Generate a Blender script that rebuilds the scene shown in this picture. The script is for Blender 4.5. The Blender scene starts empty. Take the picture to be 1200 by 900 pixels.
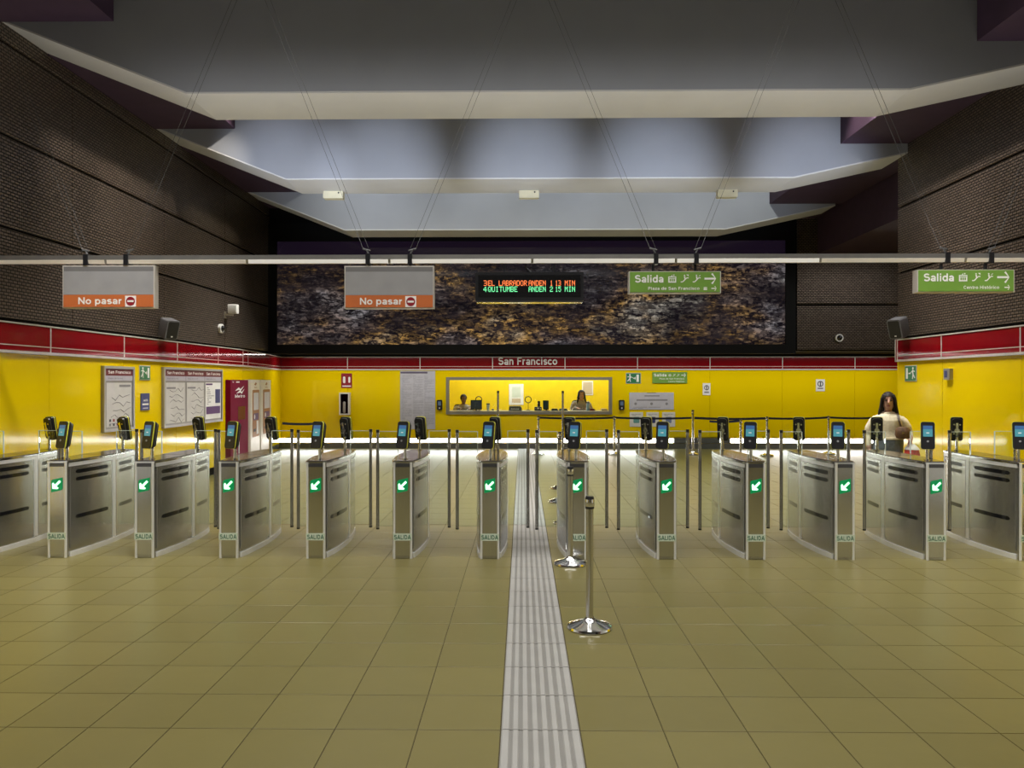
import bpy, bmesh, math, random
from mathutils import Vector, Matrix
random.seed(7)
PI = math.pi
S = bpy.context.scene
C = S.collection

# ------------------------------------------------------------------ camera
F, CH, YAW = 880.0, 1.67, 0.0136          # focal length in px of 1200, eye height, turn to the left
cam_d = bpy.data.cameras.new('camera'); cam_d.sensor_width = 36.0; cam_d.lens = 36.0 * F / 1200.0
cam_d.clip_start = 0.05; cam_d.clip_end = 200
cam = bpy.data.objects.new('camera', cam_d); C.objects.link(cam)
cam.location = (0, 0, CH); cam.rotation_euler = (PI/2 - 1.0/F, 0, YAW)
S.camera = cam
# ------------------------------------------------------------------ world, exposure
w = bpy.data.worlds.new('world'); S.world = w; w.use_nodes = True
w.node_tree.nodes['Background'].inputs[0].default_value = (0.5, 0.52, 0.55, 1)
w.node_tree.nodes['Background'].inputs[1].default_value = 0.02
vs = S.view_settings
vs.view_transform = 'Standard'; vs.look = 'None'; vs.gamma = 1.0; vs.exposure = 0.0; vs.use_curve_mapping = False
# ------------------------------------------------------------------ ceiling lights of the hall
def area(name, loc, sx, sy, power, color=(1, 1, 1), rot=(0, 0, 0), spread=180):
    d = bpy.data.lights.new(name, 'AREA'); d.shape = 'RECTANGLE'; d.size = sx; d.size_y = sy
    d.energy = power; d.color = color; d.spread = math.radians(spread)
    o = bpy.data.objects.new(name, d); C.objects.link(o); o.location = loc; o.rotation_euler = rot
    return o
def spot(name, loc, target, power, angle, color=(1, 1, 1), blend=0.8, r=0.06):
    d = bpy.data.lights.new(name, 'SPOT'); d.energy = power; d.color = color
    d.spot_size = math.radians(angle); d.spot_blend = blend; d.shadow_soft_size = r
    o = bpy.data.objects.new(name, d); C.objects.link(o); o.location = loc
    o.rotation_euler = (Vector(target) - Vector(loc)).to_track_quat('-Z', 'Y').to_euler()
    return o
CW = (1.0, 0.98, 0.94)
for (y, p, sp) in ((-1.5, 200, 120), (3.0, 220, 120), (6.2, 190, 105), (10.1, 190, 75), (13.7, 220, 90)):
    area('hall_light', (0, y, 6.5), 8, 0.8, p, CW, spread=sp)
area('soffit_light', (1.9, 18.3, 2.37), 15.5, 0.12, 150, CW)          # recessed light line in the soffit over the office window
area('office_light', (0.5, 20.9, 2.72), 5.0, 1.2, 150, (1, 0.97, 0.9))
area('recess_light', (8.0, 13.5, 4.45), 2.0, 2.0, 90, CW)
# linear up-lights lying on top of the gantry rail between its cable clamps: they light the undersides of the beams
for (x0, x1) in ((-5.5, -4.5), (-3.7, -1.72), (-.88, 1.14), (1.98, 4.06), (4.9, 5.7)):
    area('gantry_uplight', ((x0+x1)/2, 7.5, 2.958), x1-x0, 0.05, 6.8*(x1-x0), (1.0, 0.98, 0.95), rot=(PI, 0, 0))
# added fill lights for the side walls, out of sight behind the soffit edges
for (y0, y1) in ((4.6, 7.8), (8.95, 11.25), (12.4, 15.0)):
    for (x, z, tx) in ((-4.12, 6.05, -5.0), (4.5, 5.85, 5.25)):
        o = area('wall_fill_light', (x, (y0+y1)/2, z), y1-y0, 0.12, 34*(y1-y0), CW, spread=70)
        o.rotation_euler = (Vector((tx, (y0+y1)/2, 2.0)) - o.location).to_track_quat('-Z', 'X').to_euler()
        o.rotation_euler = ((Vector((tx-x, 0, 2.0-z))).to_track_quat('-Z', 'Y')).to_euler(); o.data.size, o.data.size_y = 0.12, y1-y0
# cool spots on the gantry rail that wash the front of the second beam, others between the beams for the third
for sx in (-3.65, -2.15, 0.05, 2.05, 4.3):
    spot('beam_spot', (sx, 7.58, 3.0), (sx, 11.4, 4.70), 720, 33, (0.80, 0.87, 1.0), 1.0)
for sx in (-3.2, -0.6, 2.0, 4.4):
    spot('beam_spot', (sx, 12.6, 6.2), (sx, 15.2, 4.80), 150, 80, (0.98, 1.0, 0.90), 1.0)
for y in (9.1, 10.2):
    spot('wall_spot', (-3.2, y, 6.4), (-5.65, y+.9, 4.1), 420, 52, (1.0, 0.9, 0.75), 0.7)
spot('wall_spot', (-3.2, 13.3, 6.4), (-5.65, 13.6, 4.0), 260, 52, (1.0, 0.92, 0.7), 0.7)
spot('wall_spot', (3.4, 9.3, 6.4), (5.85, 9.6, 4.1), 420, 56, (1.0, 0.9, 0.8), 0.7)
spot('wall_spot', (3.4, 10.4, 6.4), (5.85, 10.6, 4.1), 260, 50, (1.0, 0.9, 0.8), 0.7)

# ------------------------------------------------------------------ helpers
def lin(c):
    if isinstance(c, str):
        c = [int(c[i:i+2], 16) / 255 for i in (0, 2, 4)]
        return tuple(x/12.92 if x <= .04045 else ((x+.055)/1.055)**2.4 for x in c) + (1,)
    return tuple(c[:3]) + (1,)
MATS = {}
def mat(name, col, rough=.5, metal=0., emit=None, es=0., var=.06, vscale=6., bump=0., bscale=60., coat=0., spec=None, stretch=None):
    """Principled material with a procedural noise variation of the colour and optional fine bump."""
    if name in MATS: return MATS[name]
    m = bpy.data.materials.new(name); m.use_nodes = True
    nt = m.node_tree; N = nt.nodes; L = nt.links; b = N['Principled BSDF']
    c = lin(col)
    tc = N.new('ShaderNodeTexCoord'); nz = N.new('ShaderNodeTexNoise'); nz.inputs['Scale'].default_value = vscale
    src = tc.outputs['Object']
    if stretch:
        mp = N.new('ShaderNodeMapping'); mp.inputs['Scale'].default_value = stretch
        L.new(src, mp.inputs[0]); src = mp.outputs[0]
    L.new(src, nz.inputs['Vector']); nz.inputs['Detail'].default_value = 3
    r = N.new('ShaderNodeValToRGB')
    r.color_ramp.elements[0].position = .3; r.color_ramp.elements[1].position = .7
    r.color_ramp.elements[0].color = tuple(x*(1-var) for x in c[:3]) + (1,)
    r.color_ramp.elements[1].color = tuple(min(1, x*(1+var)) for x in c[:3]) + (1,)
    L.new(nz.outputs[0], r.inputs[0]); L.new(r.outputs[0], b.inputs['Base Color'])
    b.inputs['Roughness'].default_value = rough; b.inputs['Metallic'].default_value = metal
    if coat: b.inputs['Coat Weight'].default_value = coat; b.inputs['Coat Roughness'].default_value = .04
    if spec is not None: b.inputs['Specular IOR Level'].default_value = spec
    if bump:
        n2 = N.new('ShaderNodeTexNoise'); n2.inputs['Scale'].default_value = bscale; L.new(src, n2.inputs['Vector'])
        bp = N.new('ShaderNodeBump'); bp.inputs['Strength'].default_value = bump; bp.inputs['Distance'].default_value = .01
        L.new(n2.outputs[0], bp.inputs['Height']); L.new(bp.outputs[0], b.inputs['Normal'])
    if emit: b.inputs['Emission Color'].default_value = lin(emit); b.inputs['Emission Strength'].default_value = es
    MATS[name] = m
    return m

class MB:
    def __init__(s): s.v = []; s.f = []; s.m = []; s.s = []
    def add(s, vs, fs, mi=0, sm=False):
        o = len(s.v); s.v += [tuple(p) for p in vs]
        for f in fs: s.f.append(tuple(i+o for i in f)); s.m.append(mi); s.s.append(sm)
        return s
    def box(s, x0, x1, y0, y1, z0, z1, mi=0, M=None):
        vs = [Vector((x, y, z)) for x in (x0, x1) for y in (y0, y1) for z in (z0, z1)]
        if M: vs = [M @ p for p in vs]
        return s.add(vs, [(0,1,3,2),(4,6,7,5),(0,4,5,1),(2,3,7,6),(0,2,6,4),(1,5,7,3)], mi)
    def prism(s, out, ax, a, b, mi=0, sm=False):
        n = len(out)
        def P(p, t): return {'z': (p[0], p[1], t), 'y': (p[0], t, p[1]), 'x': (t, p[0], p[1])}[ax]
        vs = [P(p, a) for p in out] + [P(p, b) for p in out]
        s.add(vs, [(i, (i+1) % n, n+(i+1) % n, n+i) for i in range(n)], mi, sm)
        o = len(s.v) - 2*n
        for f in (tuple(range(n))[::-1], tuple(range(n, 2*n))):
            s.f.append(tuple(i+o for i in f)); s.m.append(mi); s.s.append(False)
        return s
    def tube(s, p0, p1, r, n=12, mi=0, r2=None):
        p0 = Vector(p0); p1 = Vector(p1); r2 = r if r2 is None else r2
        q = (p1-p0).to_track_quat('Z', 'Y')
        ring = lambda p, rr: [p + q @ Vector((rr*math.cos(2*PI*i/n), rr*math.sin(2*PI*i/n), 0)) for i in range(n)]
        o = len(s.v); s.v += [tuple(p) for p in ring(p0, r) + ring(p1, r2)]
        for i in range(n): s.f.append((o+i, o+(i+1) % n, o+n+(i+1) % n, o+n+i)); s.m.append(mi); s.s.append(True)
        for f in (range(n-1, -1, -1), range(n, 2*n)): s.f.append(tuple(o+i for i in f)); s.m.append(mi); s.s.append(False)
        return s
    def path(s, pts, r, n=8, mi=0):
        for a, b in zip(pts, pts[1:]): s.tube(a, b, r, n, mi)
        return s
    def lathe(s, prof, n=24, c=(0, 0, 0), mi=0):
        o = len(s.v); k = len(prof)
        for (r, z) in prof:
            for i in range(n): s.v.append((c[0]+r*math.cos(2*PI*i/n), c[1]+r*math.sin(2*PI*i/n), c[2]+z))
        for j in range(k-1):
            for i in range(n):
                s.f.append((o+j*n+i, o+j*n+(i+1) % n, o+(j+1)*n+(i+1) % n, o+(j+1)*n+i)); s.m.append(mi); s.s.append(True)
        s.f.append(tuple(o+i for i in range(n-1, -1, -1))); s.m.append(mi); s.s.append(False)
        s.f.append(tuple(o+(k-1)*n+i for i in range(n))); s.m.append(mi); s.s.append(False)
        return s
    def loft(s, rings, mi=0):
        """rings: list of lists of points (same count); closed tube with caps"""
        n = len(rings[0]); o = len(s.v)
        for r in rings: s.v += [tuple(p) for p in r]
        for j in range(len(rings)-1):
            for i in range(n):
                s.f.append((o+j*n+i, o+j*n+(i+1) % n, o+(j+1)*n+(i+1) % n, o+(j+1)*n+i)); s.m.append(mi); s.s.append(True)
        for f in (range(n-1, -1, -1), range((len(rings)-1)*n, len(rings)*n)):
            s.f.append(tuple(o+i for i in f)); s.m.append(mi); s.s.append(True)
        return s
    def ell(s, c, r, nu=12, nv=8, mi=0):
        c = Vector(c); rings = []
        for j in range(nv+1):
            th = PI*(j+.02)/(nv+.04); 
            rings.append([(c.x+r[0]*math.sin(th)*math.cos(2*PI*i/nu), c.y+r[1]*math.sin(th)*math.sin(2*PI*i/nu), c.z-r[2]*math.cos(th)) for i in range(nu)])
        return s.loft(rings, mi)
    def torus(s, c, R, r, ax='y', n=24, k=8, mi=0):
        o = len(s.v)
        for i in range(n):
            a = 2*PI*i/n
            for j in range(k):
                b = 2*PI*j/k; d = R + r*math.cos(b); e = r*math.sin(b)
                p = {'y': (d*math.cos(a), e, d*math.sin(a)), 'z': (d*math.cos(a), d*math.sin(a), e)}[ax]
                s.v.append((c[0]+p[0], c[1]+p[1], c[2]+p[2]))
        for i in range(n):
            for j in range(k):
                s.f.append((o+i*k+j, o+((i+1) % n)*k+j, o+((i+1) % n)*k+(j+1) % k, o+i*k+(j+1) % k)); s.m.append(mi); s.s.append(True)
        return s
    def mesh(s, name, mats):
        me = bpy.data.meshes.new(name); me.from_pydata(s.v, [], s.f)
        for m in (mats if isinstance(mats, (list, tuple)) else [mats]): me.materials.append(m)
        me.polygons.foreach_set('material_index', s.m); me.polygons.foreach_set('use_smooth', s.s)
        bm = bmesh.new(); bm.from_mesh(me); bmesh.ops.recalc_face_normals(bm, faces=bm.faces[:]); bm.to_mesh(me); bm.free()
        if any(s.s): me.set_sharp_from_angle(angle=math.radians(40))
        me.update(); return me
    def build(s, name, mats, parent=None, loc=(0, 0, 0), rot=(0, 0, 0)):
        return put(name, s.mesh(name, mats), parent, loc, rot)
def put(name, me, parent=None, loc=(0, 0, 0), rot=(0, 0, 0)):
    o = bpy.data.objects.new(name, me); C.objects.link(o); o.parent = parent
    o.location = loc; o.rotation_euler = rot
    return o
def tag(o, label=None, cat=None, group=None, kind=None):
    if label: o['label'] = label
    if cat: o['category'] = cat
    if group: o['group'] = group
    if kind: o['kind'] = kind
    return o
def thing(name, label, cat, loc=(0, 0, 0), rz=0, group=None):
    o = bpy.data.objects.new(name, None); C.objects.link(o); o.location = loc; o.rotation_euler = (0, 0, rz)
    o.empty_display_size = .1
    return tag(o, label, cat, group)
def kids(o): return [c for c in bpy.data.objects if c.parent == o]
def copy_tree(o, parent=None):
    c = o.copy(); C.objects.link(c); c.parent = parent
    for ch in list(o.children): copy_tree(ch, c)
    return c
def rrect(w, h, r, n=4, cx=0, cz=0):
    pts = []
    for (sx, sz, a0) in ((1, 1, 0), (-1, 1, 90), (-1, -1, 180), (1, -1, 270)):
        for i in range(n+1):
            a = math.radians(a0 + 90*i/n)
            pts.append((cx+sx*(w/2-r)+r*math.cos(a), cz+sz*(h/2-r)+r*math.sin(a)))
    return pts
def ray(px): 
    u = (px-600)/F
    return (math.cos(YAW)*u - math.sin(YAW), math.cos(YAW) + u*math.sin(YAW))
def at(px, py, Y):                       # photo point -> place on the plane at depth Y
    dx, dy = ray(px); t = Y/dy
    return (t*dx, CH + t*(449-py)/F)
def on_side(px, py, X):                  # photo point -> (Y, Z) on a side wall
    dx, dy = ray(px); t = X/dx
    return (t*dy, CH + t*(449-py)/F)
def _E(cx, cy, rx, ry, a0, a1):
    n = max(4, int(abs(a1-a0)/22)); return [(cx+rx*math.cos(math.radians(a0+(a1-a0)*i/n)), cy+ry*math.sin(math.radians(a0+(a1-a0)*i/n))) for i in range(n+1)]
_o = _E(.26, .265, .20, .2025, 0, 360)
GLYPH = {' ': (.27, []), 'o': (.53, [_o]), '\u00f3': (.53, [_o, [(.24, .59), (.35, .72)]]),
 'a': (.53, [_E(.25, .35, .165, .1175, 165, 0) + [(.415, 0)], _E(.245, .155, .165, .095, 0, 360)]),
 's': (.47, [_E(.23, .370, .160, .0975, 25, 270) + _E(.23, .1675, .165, .105, 90, -155)]), 'S': (.63, [_E(.31, .520, .215, .1375, 25, 270) + _E(.31, .2225, .235, .160, 90, -158)]),
 'N': (.70, [[(.10, 0), (.10, .72)], [(.10, .68), (.58, .04)], [(.58, 0), (.58, .72)]]), 'p': (.56, [[(.09, -.20), (.09, .53)], _E(.28, .265, .19, .2025, 0, 360)]),
 'd': (.56, [_E(.26, .265, .19, .2025, 0, 360), [(.45, 0), (.45, .72)]]), 'r': (.37, [[(.09, 0), (.09, .53)], _E(.30, .28, .21, .1875, 180, 88)]),
 'l': (.24, [[(.10, 0), (.10, .72)]]), 'i': (.24, [[(.10, 0), (.10, .53)], [(.10, .60), (.10, .72)]]), 'n': (.55, [[(.09, 0), (.09, .53)], _E(.255, .31, .165, .1575, 180, 0) + [(.42, 0)]]),
 'c': (.50, [_E(.26, .265, .20, .2025, 42, 318)]), 'e': (.54, [_E(.26, .265, .20, .2025, 0, 318), [(.06, .265), (.46, .265)]]), 't': (.32, [[(.15, .68), (.15, .12), (.18, .06), (.28, .06)], [(.02, .47), (.28, .47)]]),
 'F': (.56, [[(.11, 0), (.11, .66), (.52, .66)], [(.11, .36), (.46, .36)]]), 'M': (.80, [[(.10, 0), (.10, .72)], [(.10, .70), (.39, .08), (.68, .70)], [(.68, 0), (.68, .72)]]),
 'P': (.60, [[(.11, 0), (.11, .66), (.34, .66)] + _E(.34, .505, .17, .155, 90, -90) + [(.11, .35)]]), 'z': (.46, [[(.04, .47), (.39, .47), (.05, .06), (.42, .06)]]),
 'C': (.68, [_E(.35, .36, .27, .2975, 42, 318)]), 'H': (.70, [[(.11, 0), (.11, .72)], [(.57, 0), (.57, .72)], [(.11, .37), (.57, .37)]]), 'A': (.66, [[(.05, 0), (.33, .70), (.61, 0)], [(.15, .22), (.51, .22)]]),
 'L': (.50, [[(.11, .72), (.11, .06), (.47, .06)]]), 'I': (.24, [[(.11, 0), (.11, .72)]]), 'D': (.66, [[(.11, .06), (.11, .66), (.30, .66)] + _E(.30, .36, .25, .30, 90, -90) + [(.11, .06)]]),
 'w': (.66, [[(.04, .53), (.18, .04), (.33, .50), (.48, .04), (.62, .53)]]), 'f': (.30, [[(.14, 0), (.14, .56)] + _E(.25, .56, .11, .10, 180, 90), [(.02, .47), (.28, .47)]]), 'm': (.80, [[(.09, 0), (.09, .53)], _E(.235, .33, .145, .14, 180, 0) + [(.38, 0)], _E(.525, .33, .145, .14, 180, 0) + [(.67, 0)]])}
TXT = {}
def text_mesh(txt, m, bold=.0):
    k = (txt, m.name, bold)
    if k in TXT: return TXT[k]
    b = MB(); x = 0.; h = (.100 + bold)/2
    for ch in txt:
        zi = 0.
        adv, strokes = GLYPH[ch]
        for st in strokes:
            for i, (p, q) in enumerate(zip(st, st[1:])):
                v = Vector((q[0]-p[0], q[1]-p[1]))
                if v.length < 1e-5: continue
                v.normalize(); nx, ny = -v.y*h, v.x*h
                ex = h*.45
                p2 = (p[0]-v.x*ex*(i > 0), p[1]-v.y*ex*(i > 0)); q2 = (q[0]+v.x*ex*(i < len(st)-2), q[1]+v.y*ex*(i < len(st)-2))
                b.add([(x+p2[0]+nx, p2[1]+ny, zi), (x+p2[0]-nx, p2[1]-ny, zi), (x+q2[0]-nx, q2[1]-ny, zi), (x+q2[0]+nx, q2[1]+ny, zi)], [(0, 1, 2, 3)]); zi += 2e-5
        x += adv + .035
    me = b.mesh('lettering', m); xs = [v[0] for v in b.v]; x0 = min(xs)
    for v in me.vertices: v.co.x -= x0
    TXT[k] = (me, max(xs)-x0, 0, .72); return TXT[k]
def text(parent, txt, x0, x1, zb, zt, y, m, bold=.02, name='lettering'):
    """Flat lettering filling the box x0..x1, zb..zt (caps height) on the face y of its sign."""
    me, wd, y0, y1 = text_mesh(txt, m, bold)
    sx = (x1-x0)/wd; sz = (zt-zb)/.72
    o = put(name, me, parent, (x0, y, zb), (PI/2, 0, 0)); o.scale = (sx, sz, 1)
    return o

# ------------------------------------------------------------------ materials
def mesh_panel_mat():
    m = bpy.data.materials.new('expanded_metal'); m.use_nodes = True
    nt = m.node_tree; N = nt.nodes; L = nt.links; b = N['Principled BSDF']
    tc = N.new('ShaderNodeTexCoord')
    bk = N.new('ShaderNodeTexBrick'); bk.offset = .5; bk.inputs['Scale'].default_value = 1
    bk.inputs['Brick Width'].default_value = .072; bk.inputs['Row Height'].default_value = .036
    bk.inputs['Mortar Size'].default_value = .010; bk.inputs['Mortar Smooth'].default_value = .8
    bk.inputs['Color1'].default_value = (.24, .185, .145, 1); bk.inputs['Color2'].default_value = (.17, .130, .104, 1)
    bk.inputs['Mortar'].default_value = (.012, .010, .009, 1)
    L.new(tc.outputs['Object'], bk.inputs['Vector']); L.new(bk.outputs['Color'], b.inputs['Base Color'])
    bp = N.new('ShaderNodeBump'); bp.invert = True; bp.inputs['Strength'].default_value = 1; bp.inputs['Distance'].default_value = .02
    L.new(bk.outputs['Fac'], bp.inputs['Height']); L.new(bp.outputs[0], b.inputs['Normal'])
    b.inputs['Roughness'].default_value = .38; b.inputs['Metallic'].default_value = .6
    return m
def steel_mat(name, col, rough, metal=1.):
    m = mat(name, col, rough, metal, var=.08, vscale=3, stretch=(60, 60, 1.5), bump=.06, bscale=8)
    return m
def mural_mat():
    m = bpy.data.materials.new('night_city_print'); m.use_nodes = True
    nt = m.node_tree; N = nt.nodes; L = nt.links; b = N['Principled BSDF']
    tc = N.new('ShaderNodeTexCoord'); sp = N.new('ShaderNodeSeparateXYZ'); L.new(tc.outputs['Object'], sp.inputs[0])
    def noise(scale, st, det=4, rough=.6, off=0.):
        mp = N.new('ShaderNodeMapping'); mp.inputs['Scale'].default_value = st; mp.inputs['Location'].default_value = (off, off, off)
        L.new(tc.outputs['Object'], mp.inputs[0]); n = N.new('ShaderNodeTexNoise'); n.inputs['Scale'].default_value = scale
        n.inputs['Detail'].default_value = det; n.inputs['Roughness'].default_value = rough
        L.new(mp.outputs[0], n.inputs['Vector']); return n.outputs[0]
    def ramp(src, *st):
        r = N.new('ShaderNodeValToRGB'); e = r.color_ramp.elements
        while len(e) < len(st): e.new(.5)
        for i, (p, c) in enumerate(st): e[i].position = p; e[i].color = c if len(c) == 4 else tuple(c)+(1,)
        L.new(src, r.inputs[0]); return r.outputs[0]
    def mul(a, bb, op='MULTIPLY'):
        x = N.new('ShaderNodeMath'); x.operation = op
        for i, q in enumerate((a, bb)):
            if isinstance(q, (int, float)): x.inputs[i].default_value = q
            else: L.new(q, x.inputs[i])
        return x.outputs[0]
    def mix(f, a, bb, t='MIX'):
        x = N.new('ShaderNodeMix'); x.data_type = 'RGBA'; x.blend_type = t
        for i, q in ((0, f), (6, a), (7, bb)):
            if isinstance(q, (int, float)): x.inputs[i].default_value = q
            elif isinstance(q, tuple): x.inputs[i].default_value = q
            else: L.new(q, x.inputs[i])
        return x.outputs[2]
    BW = ((0, 0, 0), (1, 1, 1))
    dist = ramp(noise(.42, (1, 1, 2.8), 4, .6, .7), (.40, BW[0]), (.62, BW[1]))           # lit districts
    street = ramp(noise(2.6, (1.0, 1, 4.6), 6, .66, 3.1), (.50, BW[0]), (.64, BW[1]))      # bright streets and facades
    roofs = ramp(noise(7.5, (1, 1, 2.6), 3, .6, 7.7), (.48, BW[0]), (.66, BW[1]))          # roofs
    lamp = ramp(noise(15, (1, 1, 1.7), 2, .5, 1.3), (.54, BW[0]), (.68, BW[1]))            # single lamps
    tint = ramp(noise(.45, (1, 1, 1.8), 3, .6, 11), (.36, (.34, .33, .38)), (.46, (.30, .22, .19)), (.55, (.62, .36, .10)), (.66, (.46, .43, .40)))
    a = mul(mul(street, .8), mul(roofs, .12, 'ADD')); a = mul(a, mul(dist, .30, 'ADD'))
    f = mul(mul(lamp, 1.1), mul(mul(dist, .2, 'ADD'), mul(street, .25, 'ADD')))
    g_ = mul(mul(roofs, .16), mul(dist, .25, 'ADD'))
    def cells(scale, st, lo, hi):
        mp = N.new('ShaderNodeMapping'); mp.inputs['Scale'].default_value = st; L.new(tc.outputs['Object'], mp.inputs[0])
        vo = N.new('ShaderNodeTexVoronoi'); vo.distance = 'CHEBYCHEV'; vo.inputs['Scale'].default_value = scale; L.new(mp.outputs[0], vo.inputs['Vector'])
        sc = N.new('ShaderNodeSeparateColor'); L.new(vo.outputs['Color'], sc.inputs[0])
        return ramp(sc.outputs[0], (lo, BW[0]), (hi, BW[1]))
    block = mul(mul(mul(cells(3.4, (1, 0, 2.6), .74, .97), .55), mul(lamp, .40, 'ADD')), mul(dist, .08, 'ADD'))
    small = mul(mul(cells(8.0, (1, 0, 1.9), .78, .98), .6), mul(dist, .08, 'ADD'))
    amt = mul(mul(a, mul(mul(f, .8), mul(block, small, 'ADD'), 'ADD'), 'ADD'), g_, 'ADD')
    base = ramp(noise(1.3, (1, 1, 4.0), 5, .65, 5), (.35, (.005, .004, .007)), (.55, (.013, .010, .015)), (.75, (.040, .031, .036)))
    col = mix(amt, base, tint)
    # dark violet night sky along the top edge of the print
    mr = N.new('ShaderNodeMapRange'); mr.inputs[1].default_value = 4.15; mr.inputs[2].default_value = 4.45
    wob = mul(noise(.9, (1, 1, 1), 4, .6, 2), .5); zz = mul(sp.outputs['Z'], wob, 'ADD'); zz = mul(zz, -.25, 'ADD')
    L.new(zz, mr.inputs[0]); col = mix(mr.outputs[0], col, (.014, .008, .020, 1))
    L.new(col, b.inputs['Base Color']); L.new(col, b.inputs['Emission Color']); b.inputs['Emission Strength'].default_value = .42  # emission added to brighten a print that has no light behind it
    b.inputs['Roughness'].default_value = .07
    return m
def glass_mat(name, tint=(.93, .97, .96), rough=.02, k=1.0):
    m = bpy.data.materials.new(name); m.use_nodes = True; nt = m.node_tree; N = nt.nodes; L = nt.links
    N.remove(N['Principled BSDF']); out = N['Material Output']
    t = N.new('ShaderNodeBsdfTransparent'); t.inputs[0].default_value = tuple(tint)+(1,)
    g = N.new('ShaderNodeBsdfGlossy'); g.inputs['Roughness'].default_value = rough
    fr = N.new('ShaderNodeFresnel'); fr.inputs[0].default_value = 1.45
    mx = N.new('ShaderNodeMixShader'); L.new(fr.outputs[0], mx.inputs[0]); L.new(t.outputs[0], mx.inputs[1]); L.new(g.outputs[0], mx.inputs[2])
    L.new(mx.outputs[0], out.inputs[0]); return m
def tile_mat():
    m = mat('floor_tile', (.126, .107, .036), .30, var=.05, vscale=3, bump=.03, bscale=14)
    N = m.node_tree.nodes; L = m.node_tree.links; b = N['Principled BSDF']
    oi = N.new('ShaderNodeObjectInfo'); mr = N.new('ShaderNodeMapRange'); mr.inputs[3].default_value = .94; mr.inputs[4].default_value = 1.05
    L.new(oi.outputs['Random'], mr.inputs[0])
    h = N.new('ShaderNodeHueSaturation'); L.new(mr.outputs[0], h.inputs['Value'])
    L.new(b.inputs['Base Color'].links[0].from_socket, h.inputs['Color']); L.new(h.outputs[0], b.inputs['Base Color'])
    return m
M_panel = mesh_panel_mat()
M_dark = mat('dark_backing', (.006, .005, .005), .8, spec=.1)
M_grout = mat('grout', (.055, .046, .024), .9, spec=.1)
M_tile = tile_mat()
M_tact = mat('tactile_grey', (.145, .138, .125), .55); M_tactl = mat('tactile_light', (.25, .242, .225), .5)
M_yel = mat('yellow_glass', (.77, .555, .001), .08, var=.03, vscale=.8, spec=.35)
M_yel_in = mat('office_yellow', (.80, .58, .004), .5)
M_red = mat('red_glass', (.21, .003, .007), .10, var=.05, coat=.5)
M_wline = mat('aluminium_trim', (.62, .58, .53), .4, .3)
M_purple = mat('purple_plaster', (.050, .024, .052), .75, var=.08)
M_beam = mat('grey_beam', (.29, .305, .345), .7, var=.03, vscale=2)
M_beam_lit = mat('lit_beam_underside', (.58, .58, .59), .7, var=.03, vscale=2)  # paler than the beam faces: light from below is put into the colour
M_ceil = mat('ceiling_grey', (.20, .20, .21), .8)
M_steel = steel_mat('brushed_steel', (.54, .54, .54), .27, .96)
M_steel2 = steel_mat('pale_steel', (.80, .80, .79), .28, .45)
M_chrome = mat('chrome', (.80, .80, .80), .12, 1.0)
M_blk = mat('black_plastic', (.012, .012, .014), .35)
M_bgl = mat('black_glass', (.010, .010, .011), .08, coat=.3)
M_top = mat('smoked_top', (.05, .042, .035), .12)
M_yg = mat('yellow_green_stripe', (.62, .60, .05), .4)
M_scr = mat('reader_screen', (.02, .05, .06), .2, emit=(.10, .40, .46), es=.62)
M_scrb = mat('reader_screen_header', (.02, .03, .08), .2, emit=(.07, .20, .42), es=.55)
M_grn = mat('green_display', (.004, .10, .03), .25, emit=(.0, .16, .045), es=1.0)
M_grnA = mat('green_arrow_light', (.5, .9, .6), .3, emit=(.42, 1.0, .60), es=2.0)
M_lab = mat('pale_green_sticker', (.55, .62, .50), .5)
M_labt = mat('dark_green_print', (.03, .12, .06), .5)
M_glass = glass_mat('clear_glass'); M_edge = mat('glass_edge', (.50, .56, .50), .2)
M_rail = mat('satin_aluminium', (.38, .37, .35), .38, .8)
M_shine = mat('rail_shine_glow', (.8, .8, .78), .3, emit=(1, .95, .86), es=.42)  # emission imitates the reflection on the rail's lower chamfer
M_led = mat('led_strip', (.9, .9, .9), .4, emit=(1, .97, .92), es=16.0)
M_kick = mat('steel_skirting', (.16, .16, .16), .35, .5)
M_white = mat('white_print', (.78, .77, .75), .5); M_paper = mat('paper', (.60, .58, .60), .55)
M_sgrey = mat('sign_grey', (.29, .285, .29), .45); M_sgr2 = mat('sign_grey_dark', (.16, .155, .155), .45)
M_orange = mat('sign_orange', (.50, .130, .035), .45)
M_sgreen = mat('sign_green', (.15, .29, .045), .4); M_dgreen = mat('exit_green', (.02, .16, .06), .4)
M_maroon = mat('maroon', (.13, .008, .022), .4); M_blue = mat('notice_blue', (.03, .04, .16), .4)
M_signal = mat('sign_red', (.25, .01, .02), .4)
M_greytxt = mat('grey_print', (.22, .21, .22), .6); M_dktxt = mat('dark_print', (.05, .05, .06), .6)
M_vio = mat('violet_print', (.09, .03, .14), .5)
M_frame = mat('frame_aluminium', (.32, .31, .31), .4, .6)
M_beige = mat('beige_board', (.52, .42, .30), .6)
M_brown = mat('poster_brown', (.33, .13, .035), .5)
M_orl = mat('led_orange', (.5, .1, .03), .4, emit=(1.0, .22, .06), es=1.25)
M_grl = mat('led_green', (.1, .5, .2), .4, emit=(.20, .95, .42), es=1.0)
M_wire = mat('steel_wire', (.10, .10, .10), .5, .3)
M_spk = mat('speaker_grey', (.14, .14, .15), .5)

# ------------------------------------------------------------------ the setting
XL, XR, YB, YM, ZT, YR = -5.65, 5.85, 19.2, 16.6, 6.6, 11.7   # left wall, right wall, yellow back wall, mural bulkhead, ceiling, end of right wall
YFRONT, XFAR = -5.0, 10.5
ZB0, ZB1 = 2.02, 2.34                                           # red band

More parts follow.
